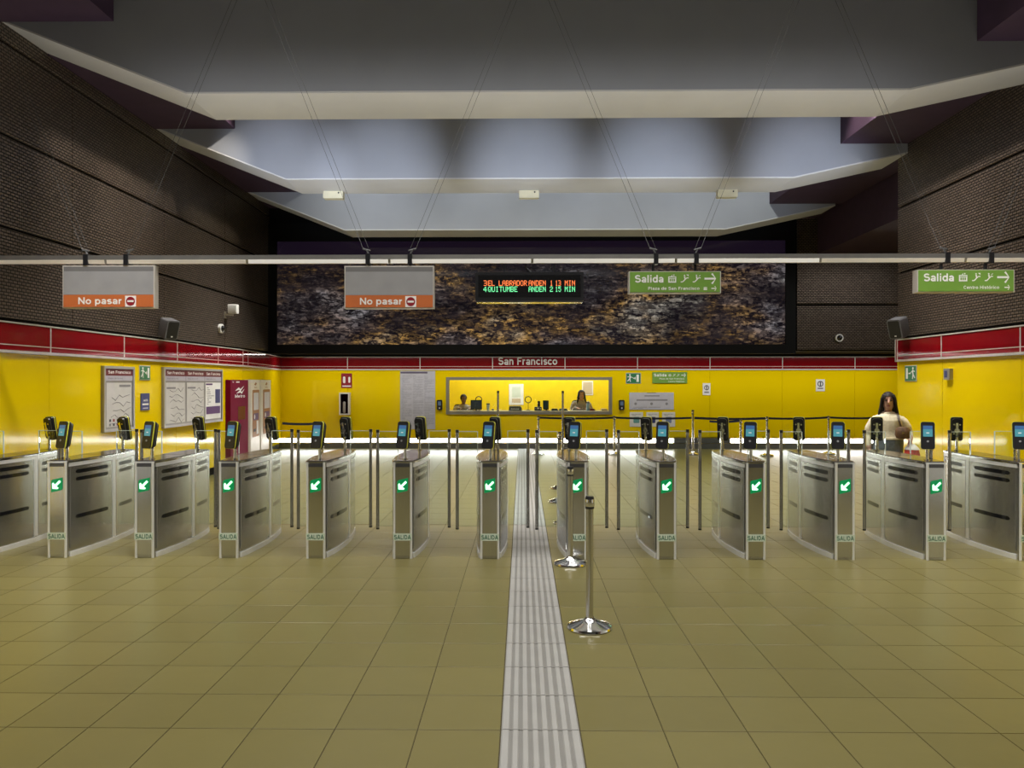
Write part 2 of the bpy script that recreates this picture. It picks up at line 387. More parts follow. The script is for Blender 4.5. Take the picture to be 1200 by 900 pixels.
floor = tag(MB().box(-8, XFAR+.2, YFRONT-.2, 23, -.25, -.004).build('floor', M_grout), kind='structure')
TX0, TX1 = -.104, .278                                          # tactile strip
def tile_mesh(wx, wy):
    b = MB(); g = .0026; c = .0008; h = .0038
    x0, x1, y0, y1 = g, wx-g, g, wy-g
    vs = [(x0, y0, -h), (x1, y0, -h), (x1, y1, -h), (x0, y1, -h), (x0, y0, -c*.6), (x1, y0, -c*.6), (x1, y1, -c*.6), (x0, y1, -c*.6),
          (x0+c, y0+c, 0), (x1-c, y0+c, 0), (x1-c, y1-c, 0), (x0+c, y1-c, 0)]
    fs = [(i, (i+1) % 4, 4+(i+1) % 4, 4+i) for i in range(4)] + [(4+i, 4+(i+1) % 4, 8+(i+1) % 4, 8+i) for i in range(4)] + [(8, 9, 10, 11)]
    return vs, fs
tv, tf = tile_mesh(.4, .4)
tb = MB().add(tv, tf); tile_me = tb.mesh('floor_tile', M_tile)
cells = []
rows = [3.611 + .4*k for k in range(-22, 39)]
cols = [TX1 + .4*k for k in range(0, 26)] + [TX0 - .4*k for k in range(1, 17)]
for y in rows:
    for x in cols: cells.append((x, y))
def vis(x, y):
    if y < 2.6: return 0
    px = [600 + F*((X*math.cos(YAW)+y*math.sin(YAW))/(-X*math.sin(YAW)+y*math.cos(YAW))) for X in (x, x+.4)]
    if px[1] < 0 or px[0] > 1200: return 0
    return 1.0/y**3
order = sorted(cells, key=lambda c: -vis(*c))
near = [c for c in order if vis(*c) > 0 and c[1] < 7.65][:298]
nset = set(near)
for (x, y) in near: put('floor_tile', tile_me, floor, (x, y, 0))
far = MB()
for c in cells:
    if c in nset: continue
    if c[0] > XR and c[1] < YR-.4: continue
    far.add([(a+c[0], b+c[1], z) for a, b, z in tv], tf)
tag(far.build('floor_tile_field', M_tile, floor), kind='stuff')
# tactile strip: base slabs with eight pale ribs
tw = TX1-TX0
tm = MB(); tm.box(.003, tw-.003, .003, .397, -.0038, .0, 0)
for i in range(8):
    c = .024 + i*(tw-.048)/7; r = .0125 if 0 < i < 7 else .0165
    tm.prism([(c-r-.002, 0), (c-r+.002, .004), (c+r-.002, .004), (c+r+.002, 0)], 'y', .003, .397, 1)
tact_me = tm.mesh('tactile_slab', [M_tact, M_tactl])
for y in rows:
    if 2.5 < y < 19.0: put('tactile_slab', tact_me, floor, (TX0, y, 0))

ceiling = tag(MB().box(-8, XFAR+.2, YFRONT-.2, YB+.5, ZT, ZT+.2).build('ceiling', M_ceil), kind='structure')

PANELS = {}
def panel_grid(parent, u0, u1, z0, z1, wid, hgt, ustart, axis, pos, depth, name='mesh_panel', m=None, gap=.035):
    """panels on a wall; axis 'y' = wall along Y at X=pos facing +/-X, axis 'x' = wall along X at Y=pos facing -Y. local x runs along the wall"""
    m = m or M_panel
    z = z0
    while z < z1-.05:
        zt = min(z+hgt, z1); u = ustart
        while u < u1-.02:
            a, b = max(u, u0), min(u+wid, u1)
            if b-a > .05:
                k = (round(b-a, 3), round(zt-z, 3), depth, m.name, gap)
                if k not in PANELS:
                    w_, h_ = b-a, zt-z; g = gap/2; e = .008
                    bb = MB()
                    vs = [(.004, 0, g), (w_-.004, 0, g), (w_-.004, 0, h_-g), (.004, 0, h_-g)]
                    vs += [(x_, -abs(depth)+e*.5, z_) for x_, _, z_ in vs] + [(min(max(x_, e), w_-e), -abs(depth), min(max(z_, g+e), h_-g-e)) for x_, _, z_ in vs]
                    bb.add(vs, [(i, (i+1) % 4, 4+(i+1) % 4, 4+i) for i in range(4)] + [(4+i, 4+(i+1) % 4, 8+(i+1) % 4, 8+i) for i in range(4)] + [(8, 9, 10, 11)])
                    me = bb.mesh(name, m)
                    # brick coordinates: the material reads object x/y; turn the mesh so that the face lies in local XY
                    me.transform(Matrix.Rotation(-PI/2, 4, 'X')); PANELS[k] = me
                if axis == 'left': put(name, PANELS[k], parent, (pos, a, z), (PI/2, 0, PI/2))
                elif axis == 'right': put(name, PANELS[k], parent, (pos, b, z), (PI/2, 0, -PI/2))
                else: put(name, PANELS[k], parent, (a, pos, z), (PI/2, 0, 0))
            u += wid
        z += hgt
# left wall: splays outwards beyond Y=15 below the band, brown mesh panels above it up to the bulkhead
def wall_band(parent, joints, axis, pos, z0=0.0, lower=True, yel=True, first=None):
    """red glass panels and yellow glass panels between the given joints"""
    for a, b in zip(joints, joints[1:]):
        L_ = b-a
        for (n, m, za, zb, d) in ((('red_panel', M_red, ZB0+.015, ZB1-.012, .045),) + ((('yellow_panel', M_yel, .14, ZB0-.02, .03),) if yel else ())):
            me = MB().box(.004, L_-.004, -d, 0, za, zb).mesh(n, m)
            if n == 'red_panel':
                pass
            if axis == 'left': put(n, me, parent, (pos, a, 0), (0, 0, PI/2))
            elif axis == 'right': put(n, me, parent, (pos, b, 0), (0, 0, -PI/2))
            else: put(n, me, parent, (a, pos, 0))
def band_lines(parent, a, b, axis, pos, joints):
    """aluminium lines round the red band"""
    rot = {'left': PI/2, 'right': -PI/2, 'back': 0}[axis]
    org = (pos, a, 0) if axis == 'left' else ((pos, b, 0) if axis == 'right' else (a, pos, 0))
    L_ = b-a
    for (z0, z1, d) in ((ZB0-.018, ZB0+.012, .06), (ZB1-.010, ZB1+.006, .055), (ZB0+.068, ZB0+.078, .047)):
        MB().box(0, L_, -d, 0, z0, z1).build('trim_strip', M_wline, parent, org, (0, 0, rot))
    for j in joints:
        u = (j-a) if axis != 'right' else (b-j)
        if 0 <= u <= L_: MB().box(u-.009, u+.009, -.049, 0, ZB0, ZB1).build('joint_strip', M_wline, parent, org, (0, 0, rot))

wl = MB(); wl.box(XL-.3, XL, YFRONT, 15.0, 0, ZT); wl.box(XL-.3, XL, 15.0, YM, ZB1+.02, ZT)
wl.prism([(XL, 15.0), (-6.22, YB), (-6.6, YB), (XL-.3, 15.0)], 'z', 0, ZB1+.02)
wall_left = tag(wl.build('wall_left', M_dark), kind='structure')
LJ = [-2.7+1.65*k for k in range(0, 12)]; LJ = [-4.4, -2.75] + [8.85-1.65*k for k in range(6, -1, -1)] + [10.5, 12.13, 13.77, 15.0]
wall_band(wall_left, LJ, 'left', XL); band_lines(wall_left, LJ[0], 15.0, 'left', XL, LJ)
panel_grid(wall_left, -4.4, YM-.02, ZB1+.03, ZT-.0, 2.4, 1.0, 11.7-2.4*7, 'left', XL, .04)
for (a, b) in ((-1.0, 1.2), (1.2, 3.4), (3.4, 5.5)):
    MB().box(a+.01, b-.01, -.06, -.031, .10, ZB0-.03).build('reflector_panel', mat('reflector_white', (.80, .80, .78), .4), wall_left, (XL, 0, 0), (0, 0, PI/2))  # unseen white reflectors, added for the gate fronts to mirror
# splayed end of the left wall
sp_ang = math.atan2(YB-15.0, -6.22-XL); sp_len = math.hypot(YB-15.0, -6.22-XL)
for (n, m, za, zb, d, a, b) in (('red_panel', M_red, ZB0+.015, ZB1-.012, .045, 0, .44), ('red_panel', M_red, ZB0+.015, ZB1-.012, .045, .44, 2.3), ('red_panel', M_red, ZB0+.015, ZB1-.012, .045, 2.3, sp_len-.05),
                                ('yellow_panel', M_yel, .14, ZB0-.02, .03, 0, 2.1), ('yellow_panel', M_yel, .14, ZB0-.02, .03, 2.1, sp_len-.03),
                                ('trim_strip', M_wline, ZB0-.018, ZB0+.012, .06, 0, sp_len-.06), ('trim_strip', M_wline, ZB1-.010, ZB1+.006, .055, 0, sp_len-.06),
                                ('trim_strip', M_wline, ZB0+.068, ZB0+.078, .047, 0, sp_len-.06), ('joint_strip', M_wline, ZB0, ZB1, .049, .431, .449)):
    MB().box(a+.004, b-.004, -d, 0, za, zb).build(n, m, wall_left, (XL, 15.0, 0), (0, 0, sp_ang))

# right wall, ends at YR where the hall widens into a recess
wr = MB(); wr.box(XR, XR+.3, YFRONT, YR, 0, ZT)
wall_right = tag(wr.build('wall_right', M_dark), kind='structure')
yj, _ = on_side(1107, 400, XR)
RJ = [yj-1.65*k for k in range(8, -1, -1)] + [YR]
wall_band(wall_right, RJ, 'right', XR); band_lines(wall_right, RJ[0], YR, 'right', XR, RJ)
panel_grid(wall_right, RJ[0], YR, ZB1+.03, ZT, 2.4, 1.0, YR-2.4*7, 'right', XR, .04)
for (a, b) in ((-1.0, 2.2), (2.2, 5.4)):
    MB().box(XR-.06, XR-.031, a+.01, b-.01, .10, ZB0-.03).build('reflector_panel', mat('reflector_white', (.80, .80, .78), .4), wall_right)  # unseen reflectors on this side too, added to whiten the gate fronts
MB().box(XR-.03, XR+.3, YR, YR+.03, .1, ZB0-.02).build('yellow_panel', M_yel, wall_right)
MB().box(XR-.045, XR+.3, YR, YR+.045, ZB0, ZB1).build('red_panel', M_red, wall_right)
MB().box(XR-.055, XR-.0, YR+.046, YR+.06, ZB0-.018, ZB1+.006).build('joint_strip', M_wline, wall_right)
wall_recess = tag(MB().box(XFAR, XFAR+.2, YR-.3, YB, 0, ZT).box(XR+.3, XFAR, YR-.3, YR-.1, 0, ZT).build('wall_recess', M_dark), kind='structure')
MB().box(XFAR-.03, XFAR, YR, YB-.05, .12, ZB0).build('yellow_panel', M_yel, wall_recess)

# yellow back wall with the ticket office window
WX0, WZ1 = at(523, 442, YB); WX1, WZ0 = at(717, 485.5, YB)
wb = MB(); t = .25
wb.box(-6.6, WX0, YB, YB+t, 0, ZB1+.05); wb.box(WX1, XFAR+.2, YB, YB+t, 0, ZB1+.05)
wb.box(WX0, WX1, YB, YB+t, 0, WZ0); wb.box(WX0, WX1, YB, YB+t, WZ1, ZB1+.05)
wall_back = tag(wb.build('wall_back', M_yel_in), kind='structure')
BJ = [at(323+84.75*k, 420, YB)[0] for k in range(0, 9)]; BJ += [BJ[-1]+1.86*k for k in (1, 2)]
wall_band(wall_back, BJ, 'back', YB, yel=False); band_lines(wall_back, BJ[0], BJ[-1], 'back', YB, BJ)
for a, b in zip(BJ, BJ[1:]):
    parts = [(a, b, .30, ZB0-.02)]
    if a < WX1 and b > WX0:
        parts = [(a, b, .30, WZ0-.0), (a, b, WZ1, ZB0-.02)]
        if a < WX0: parts.append((a, WX0, WZ0, WZ1))
        if b > WX1: parts.append((WX1, b, WZ0, WZ1))
    for (p, q, z0, z1) in parts:
        MB().box(p+.003, q-.003, YB-.03, YB, z0, z1).build('yellow_panel', M_yel, wall_back)
baseboard = tag(MB().box(-6.2, XFAR-.04, YB-.05, YB, 0, .13).build('baseboard_back', M_kick), kind='structure')
# luminous strip above the skirting, dark between the two notices and the recess
LX = [at(325, 516, YB)[0], at(789, 516, YB)[0], at(856, 516, YB)[0], at(1200, 516, YB)[0]]
for a, b, l in ((LX[0], LX[1], 'long white light strip above the skirting under the office window'), (LX[2], LX[3], 'shorter white light strip above the skirting on the right')):
    th = thing('wall_light_strip', l, 'light', ((a+b)/2, YB, .14)); hw_ = (b-a)/2
    MB().box(-hw_, hw_, -.045, -.004, 0, .015).build('housing', M_frame, th)
    MB().box(-hw_, hw_, -.04, -.006, .016, .115).build('diffuser', M_led, th)
    MB().box(-hw_, hw_, -.045, -.004, .116, .13).build('housing', M_frame, th)
MB().box(LX[1]+.01, LX[2]-.01, YB-.045, YB, .14, .27).build('dark_cover', M_kick, wall_back)

MB().box(BJ[0], XFAR-.05, YB-.05, YB, ZB1+.007, ZB1+.055).build('shadow_gap', M_dark, wall_back)
# bulkhead above with mesh panels and the night-city mural
MXL, MZ0 = at(313, 416, YM); MXR, _ = at(932, 416, YM)
wall_bulk = tag(MB().box(XL, XFAR, YM, YM+.25, ZB1+.04, ZT).box(-6.5, XFAR, YM+.25, YB+.2, ZB1+.06, ZB1+.2).build('wall_upper', M_dark), kind='structure')
panel_grid(wall_bulk, MXR+.02, XFAR, ZB1+.05, ZT, 2.4, 1.0, MXR+.02, 'back', YM, .04)
mz1 = 5.2
mur = thing('mural', 'huge framed panorama of a city at night above the red band', 'mural', ((MXL+MXR)/2, YM, 0))
mw = (MXR-MXL)/2
a, mb0 = at(325, 404, YM-.05); bX, _ = at(920, 404, YM-.05); mt = 4.80
a -= (MXL+MXR)/2; bX -= (MXL+MXR)/2
mz = MZ0+.02
fr = MB()
fr.box(-mw+.02, a, -.09, -.003, mz, mz1); fr.box(bX, mw-.02, -.09, -.003, mz, mz1)
fr.box(a, bX, -.09, -.003, mz, mb0); fr.box(a, bX, -.09, -.003, mt, mz1)
fr.build('frame', mat('matt_black', (.003, .003, .003), .6, spec=.15), mur)
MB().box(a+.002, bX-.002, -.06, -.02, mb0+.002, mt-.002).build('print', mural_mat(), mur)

# roof beams with sloping ends
def beam(y0, y1, label):
    zb = 4.77; prof = [(-5.62, 5.57), (-3.6, zb), (4.1, zb), (6.3 if y0 > YR else 5.82, 5.24 if y0 > YR else 5.14), (6.3 if y0 > YR else 5.82, ZT-.002), (-5.62, ZT-.002)]
    o = thing('roof_beam', label, 'beam', (0, y0, 0))
    d = y1-y0
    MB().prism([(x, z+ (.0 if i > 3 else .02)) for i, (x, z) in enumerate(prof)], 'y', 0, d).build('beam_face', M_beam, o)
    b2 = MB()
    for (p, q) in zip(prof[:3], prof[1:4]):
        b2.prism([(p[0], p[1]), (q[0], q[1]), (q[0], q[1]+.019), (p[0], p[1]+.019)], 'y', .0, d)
    b2.build('beam_soffit', M_beam_lit, o)
    return o
BY = [(8.0, 8.8), (11.4, 12.25), (15.2, 15.92)]
for (a, b), l in zip(BY, ('nearest big dark grey roof beam across the hall', 'middle roof beam washed by pale blue light', 'farthest roof beam just in front of the mural')):
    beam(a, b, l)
# purple soffit boxes between the beams along both walls
segs = [(YFRONT, 8.0), (8.8, 11.4), (12.25, 15.2), (15.92, YM)]
for i, (a, b) in enumerate(segs):
    o = MB().box(XL+.042, -4.38, a+.004, b-.004, 5.55, ZT-.002).build('ceiling_soffit', M_purple)
    tag(o, kind='structure')
    r0 = 4.80 if b < 12 else 4.98
    o = MB().box(r0, XR-.042 if b < 12 else 6.42, a+.004, b-.004, 5.28, ZT-.002).build('ceiling_soffit', M_purple); tag(o, kind='structure')
o = MB().box(6.47, XFAR-.01, YR+.1, YM-.05, 4.50, ZT-.002).build('ceiling_soffit', M_purple); tag(o, kind='structure')
# hall wall behind the camera
wf = tag(MB().box(-6.2, XFAR, YFRONT-.2, YFRONT, 0, ZT).build('wall_front', mat('back_hall_wall', (.16, .155, .15), .7)), kind='structure')

# small cream emergency lamps under the second beam
for px, l in ((391, 'small cream emergency lamp under the middle beam, left one'), (620, 'small cream emergency lamp under the middle beam, above the display board'), (852, 'small cream emergency lamp under the middle beam, right one')):
    X, Z = at(px, 232, 12.1)
    o = thing('emergency_lamp', l, 'lamp', (X, 12.12, 4.768), group='emergency lamps under the beam')
    MB().prism(rrect(.32, .12, .012, 3, 0, -.061), 'y', -.06, .06).build('housing', mat('cream_plastic', (.62, .58, .42), .5), o)
    MB().tube((.09, -.062, -.03), (.09, -.060, -.03), .014, 10).build('indicator', M_blk, o)

# ------------------------------------------------------------------ fare gates
GL = 1.27; GH = .93
def hw(t): return .090 + .062*max(0, math.sin(PI*min(max(t, 0), 1)))**.85
def gy(t): return -GL/2 + GL*t
def gate_outline(off=0., t0=0., t1=1., n=16):
    ts = [t0+(t1-t0)*i/n for i in range(n+1)]
    return [(-(hw(q)+off), gy(q)) for q in ts][::-1] + [(hw(q)+off, gy(q)) for q in ts]
def shell(b, side, t0, t1, z0, z1, o0, o1, n=8, mi=0, rnd=0.):
    """slab that follows the curved flank of the gate; rnd rounds its ends"""
    ts = [t0+(t1-t0)*i/n for i in range(n+1)]
    vin, vout = [], []
    for q in ts:
        k = 1.
        if rnd:
            e = min(q-t0, t1-q)*GL
            r = (z1-z0)/2
            if e < r: k = max(.45, math.sqrt(max(0, 1-((r-e)/r)**2)))
        zc, h = (z0+z1)/2, (z1-z0)/2*k
        vin.append((side*(hw(q)+o0), gy(q), zc-h, zc+h)); vout.append((side*(hw(q)+o1), gy(q), zc-h, zc+h))
    vs, fs = [], []
    for (a, c) in zip(vin, vout):
        vs += [(a[0], a[1], a[2]), (a[0], a[1], a[3]), (c[0], c[1], c[2]), (c[0], c[1], c[3])]
    for i in range(n):
        k = 4*i
        fs += [(k+2, k+6, k+7, k+3), (k, k+1, k+5, k+4), (k+1, k+3, k+7, k+5), (k, k+4, k+6, k+2)]
    fs += [(0, 2, 3, 1), (4*n, 4*n+1, 4*n+3, 4*n+2)]
    b.add(vs, fs, mi, True)
def make_reader(parent, loc, rz):
    """card reader on a slim post: black body with a yellow-green edge and a lit screen"""
    o = MB().prism(rrect(.118, .262, .022, 4, 0, .131), 'y', -.034, .012, 0, True).prism(rrect(.100, .235, .03, 4, 0, .135), 'y', .012, .042, 0, True).build('reader', [M_blk], parent, loc, (math.radians(-9), 0, rz))
    MB().prism(rrect(.124, .268, .025, 4, 0, .131), 'y', -.022, -.012, 0, True).build('edge_stripe', M_yg, o)
    MB().prism(rrect(.102, .237, .03, 4, 0, .135), 'y', .024, .028, 0, True).build('seam_line', mat('seam_grey', (.16, .16, .12), .4), o)
    MB().box(-.040, .040, -.0365, -.034, .120, .225).build('screen', M_scr, o)
    MB().box(-.040, .040, -.0372, -.0366, .190, .225).build('screen_header', M_scrb, o)
    MB().prism(rrect(.026, .008, .003, 3, 0, .155), 'y', -.0376, -.0366).build('screen_icon', M_white, o)
    MB().tube((0, -.037, .075), (0, -.034, .075), .010, 12).build('button', mat('button_grey', (.25, .25, .26), .4), o)
    b = MB()
    for sx in (-1, 1):
        for zz in (.19, .09): b.tube((sx*.028, .042, zz), (sx*.028, .048, zz), .009, 10)
    b.box(-.012, .012, .042, .056, .05, .21); b.tube((0, .042, .125), (0, .054, .125), .026, 14)
    b.build('back_bracket', M_chrome, o)
    return o
def make_gate():
    g = thing('fare_gate', 'x', 'turnstile', (0, 0, 0))
    MB().prism(gate_outline(-.006), 'z', .004, .885, 0, True).build('body', M_steel, g)
    MB().prism(gate_outline(.006, .035, .985), 'z', 0, .048, 0, True).build('plinth', mat('plinth_steel', (.80, .80, .79), .25, .45), g)
    # front face: recessed panel between two pale edge posts
    MB().box(-.070, .070, gy(0)-.004, gy(0)+.02, .03, .900).build('front_panel', steel_mat('polished_panel', (.64, .64, .63), .20), g)
    for s in (-1, 1):
        MB().prism(rrect(.021, .021, .006, 3, s*.0805, gy(0)+.001), 'z', 0, .915, 0, True).build('edge_post', M_steel2, g)
        MB().prism(rrect(.021, .021, .006, 3, s*.0805, gy(1)-.001), 'z', 0, .915, 0, True).build('edge_post', M_steel2, g)
    MB().box(-.070, .070, gy(1)-.02, gy(1)+.004, .03, .900).build('rear_panel', M_steel, g)
    MB().box(-.069, .069, gy(0)-.010, gy(0)-.004, .872, .905).build('header', mat('dark_header', (.08, .08, .085), .3, .5), g)
    for s in (-1, 1):
        for (t0, t1) in ((.035, .535), (.60, .965)):
            b = MB(); shell(b, s, t0, t1, .080, .862, -.004, .004, 10); p = b.build('side_panel', M_steel, g)
            a, c = t0+.05, t1-.06
            for (z0, z1) in ((.792, .830), (.720, .756), (.356, .394)):
                b = MB(); shell(b, s, a, c, z0, z1, .0035, .0055, 22, 0, 1.); b.build('sensor_window', M_bgl, p)
        b = MB(); shell(b, s, .542, .590, .06, .885, -.004, .007, 3); b.build('divider', M_steel2, g)
        b = MB(); shell(b, s, .5905, .599, .08, .885, -.005, .001, 2); b.build('wing_slot', M_blk, g)
        b = MB(); shell(b, s, .02, .98, .868, .905, -.004, .006, 14); b.build('rim_band', M_steel2, g)
    MB().prism(gate_outline(.008), 'z', .905, .922, 0, True).build('lid_rim', M_chrome, g)
    for (t0, t1) in ((.02, .50), (.515, .98)):
        MB().prism(gate_outline(-.006, t0, t1, 10), 'z', .922, .930, 0, True).build('smoked_lid', M_top, g)
    # green lane display with its arrow pointing down to the left
    y = gy(0)-.0045
    d = MB().prism([(-.052, .625), (-.052, .735), (-.040, .748), (.052, .768), (.052, .660), (.042, .645)], 'y', y-.008, y).build('lane_display', M_grn, g)
    ar = MB(); c = Vector((-.002, .697)); k = .70710678
    def R(u, v): return (c.x + k*(u-v), c.y + k*(u+v))     # u along up-right diagonal
    ar.prism([R(.052, -.010), R(.052, .010), R(-.010, .010), R(-.004, .036), R(-.020, .036), R(-.052, 0), R(-.020, -.036), R(-.004, -.036), R(-.010, -.010)], 'y', y-.010, y-.0081)
    ar.build('arrow', M_grnA, d)
    lb = MB().box(-.090, .090, gy(0)-.0135, gy(0)-.0115, .175, .240).build('exit_sticker', M_lab, g)
    text(lb, 'SALIDA', -.080, .080, .186, .228, gy(0)-.0137, M_labt, .05)
    # front and rear readers on their posts
    for (yy, rz) in ((gy(.12), math.radians(-24)), (gy(.93), math.radians(156))):
        MB().tube((0, yy, .93), (0, yy, 1.10), .0145, 12).tube((0, yy, .930), (0, yy, .938), .028, 14).build('reader_post', M_chrome, g)
        dx, dy = -.045*math.sin(-rz), .0
        off = Vector((0, -.058, 0)); off.rotate(Matrix.Rotation(rz, 3, 'Z'))
        make_reader(g, (off.x*.75, yy+off.y*.75, 1.035), rz)
    # glass wings closing the lanes on both sides
    for s, yy in ((-1, .035), (1, .135)):
        x0, x1 = s*.16, s*.362
        xa, xb = min(x0, x1), max(x0, x1)
        gl = MB().box(xa, xb, yy-.006, yy+.006, .18, 1.165).build('glass_wing', M_glass, g)
        q = MB().tube((s*.368, yy, .165), (s*.368, yy, 1.155), .0165, 14).build('wing_post', M_steel, gl)
        MB().tube((s*.368, yy, 1.1551), (s*.368, yy, 1.185), .0175, 14).tube((s*.368, yy, .150), (s*.368, yy, .1649), .0175, 14).build('end_cap', M_blk, gl)
        MB().box(s*.155-.003, s*.155+.003, yy-.0065, yy+.0065, .935, 1.168).build('glass_edge', M_edge, gl)
        MB().box(xa, xb, yy-.0065, yy+.0065, 1.1655, 1.170).build('glass_edge', M_edge, gl)
    return g
GX = [-5.282, -4.452, -3.612, -2.801, -1.967, -1.137, -.308, .520, 1.366, 2.208, 3.045, 3.900, 4.772]
GLAB = ['fare gate cut off by the left picture edge', 'first whole fare gate from the left edge', 'second whole fare gate from the left edge',
        'third whole fare gate from the left, before the maroon ticket machine', 'fourth whole fare gate from the left edge',
        'fifth whole fare gate from the left, two left of the tactile strip', 'fare gate just left of the striped tactile paving, with a tall post behind',
        'fare gate just right of the tactile paving, behind a chrome queue post', 'second fare gate right of the striped tactile paving',
        'third fare gate right of the striped tactile paving', 'fourth fare gate right of the striped tactile paving',
        'fare gate to the left of the woman in the cream sweater', 'fare gate cut off by the right picture edge']
gate0 = make_gate()
gates = []
for i, (x, l) in enumerate(zip(GX, GLAB)):
    g = gate0 if i == 0 else copy_tree(gate0)
    g.location = (x, 7.13+GL/2, 0); tag(g, l, 'turnstile', 'steel fare gates in a row'); gates.append(g)
for i in (6, 7):
    dx = .04 if i == 6 else -.07
    MB().tube((dx, gy(.945), .93), (dx, gy(.945), 1.56), .0125, 12).tube((dx, gy(.945), 1.5601), (dx, gy(.945), 1.585), .0135, 12, 1).build('tall_post', [M_steel, M_blk], gates[i])

# ------------------------------------------------------------------ chrome queue posts with belts
def make_stanchion(h=.90):
    o = thing('queue_post', 'x', 'post')
    MB().lathe([(.150, 0), (.155, .008), (.150, .022), (.120, .034), (.070, .048), (.040, .062), (.030, .075)], 32).build('base', M_chrome, o)
    MB().lathe([(.0255, .07), (.0255, h-.085)], 20).build('pole', mat('polished_steel', (.62, .61, .58), .2, 1.0, stretch=(30, 30, 1)), o)
    MB().lathe([(.031, h-.085), (.031, h-.012), (.026, h)], 20).build('belt_cassette', M_blk, o)
    MB().lathe([(.0315, h-.070), (.0325, h-.065), (.0325, h-.025), (.0315, h-.020)], 20).build('cassette_ring', M_chrome, o)
    return o
st0 = make_stanchion()
def px_floor(px, py):
    dx, dy = ray(px); t = CH*F/(py-449); return (t*dx, t*dy)
SP = [(px_floor(691, 736), 'chrome queue post standing nearest the camera'), ((.445, 6.93), 'chrome queue post right before the fare gate'),
      ((.52, 8.95), 'queue post just behind the fare gate, only its base showing'), ((.52, 10.55), 'second queue post behind the fare gate, mostly hidden'), ((.60, 11.9), 'third queue post behind the fare gate, mostly hidden'),
      (px_floor(631, 532.5), 'queue post at the left end of the rear belt line'), (px_floor(720, 532.5), 'second queue post of the rear belt line'),
      (px_floor(812, 533), 'taller queue post in the middle of the rear belt line'), (px_floor(868, 540), 'queue post with a short belt to its left'),
      (px_floor(899, 534), 'queue post below the light strip, right of the middle'), (px_floor(971, 532), 'queue post at the right end of the rear belt line'),
      (px_floor(378, 546), 'queue post with a belt on the far left')]
posts = []
for i, ((x, y), l) in enumerate(SP):
    o = st0 if i == 0 else copy_tree(st0)
    o.location = (x, y, 0); tag(o, l, 'post', 'chrome queue posts'); posts.append(o)
    if i == 7: o.scale = (1, 1, 1.16)
def belt(o, tx, ty, z=.862, tz=None):
    x, y, _ = o.location; sz = o.scale[2]; d = Vector((tx-x, ty-y, 0)); L_ = d.length
    b = MB(); n = 8
    for i in range(n):
        u0, u1 = .033+(L_-.066)*i/n, .033+(L_-.066)*(i+1)/n
        s = lambda u: -.02*(1-(2*u/L_-1)**2)
        vs = [(u0, -.001, z/sz-.024+s(u0)), (u1, -.001, z/sz-.024+s(u1)), (u1, -.001, z/sz+.024+s(u1)), (u0, -.001, z/sz+.024+s(u0))]
        b.add(vs + [(a, .001, c) for a, _, c in vs], [(0, 1, 2, 3), (7, 6, 5, 4), (0, 4, 5, 1), (3, 2, 6, 7), (0, 3, 7, 4), (1, 5, 6, 2)])
    b.build('belt', mat('navy_belt', (.012, .014, .03), .7), o, (0, 0, 0), (0, 0, math.atan2(d.y, d.x)))
for i, j in ((5, 6), (6, 7), (7, 9), (9, 10)): belt(posts[i], posts[j].location.x, posts[j].location.y)
belt(posts[10], posts[10].location.x+1.3, posts[10].location.y); belt(posts[8], posts[8].location.x-.75, posts[8].location.y-.2, .862)
belt(posts[11], posts[11].location.x-.85, posts[11].location.y)

# ------------------------------------------------------------------ gantry rail over the gates with its hanging signs
GYR = 7.5
gan = thing('gantry_rail', 'long aluminium rail across the hall above the fare gates', 'rail', (0, GYR, 0))
rx0, rx1 = XL+.05, XR-.05
MB().prism([(-.035, 2.905), (-.022, 2.868), (.022, 2.868), (.035, 2.905), (.035, 2.950), (-.035, 2.950)], 'x', rx0, rx1).build('rail', M_rail, gan)
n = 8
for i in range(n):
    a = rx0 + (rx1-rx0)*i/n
    MB().prism([(-.0365, 2.903), (-.0235, 2.8665), (-.0222, 2.8675), (-.0352, 2.904)], 'x', a+.012, a+(rx1-rx0)/n-.012).build('shine_strip', M_shine if 2 <= i <= 5 else mat('rail_shine_glow_warm', (.75, .70, .62), .3, emit=(1, .90, .75), es=.18), gan)  # added glow in place of the chamfer's reflection, white mid-rail, warm outside
def bracket(px, lean):
    X, Z = at(px, 299, GYR)
    MB().box(X-.022, X+.022, -.048, .048, 2.850, 2.960).build('clamp', M_blk, gan)
    MB().tube((X, 0, 2.96), (X+lean*.02, 0, 3.005), .009, 8).tube((X+lean*.02-.036, 0, 3.005-lean*.010), (X+lean*.02+.036, 0, 3.005+lean*.010), .009, 8).build('cable_holder', M_wire, gan)
    for d in (-.028, .028):
        z0, z1 = 3.0, ZT-.01
        MB().tube((X+lean*.02+d, 0, z0), (X+lean*(.02+.40*(z1-z0))+d, .12, z1), .0020, 6).build('cable', M_wire, gan)
for px, l in ((103, -1), (150, 1), (432, -1), (481, 1), (768, -1), (815, 1), (1108, -1), (1159, 1)): bracket(px, l)

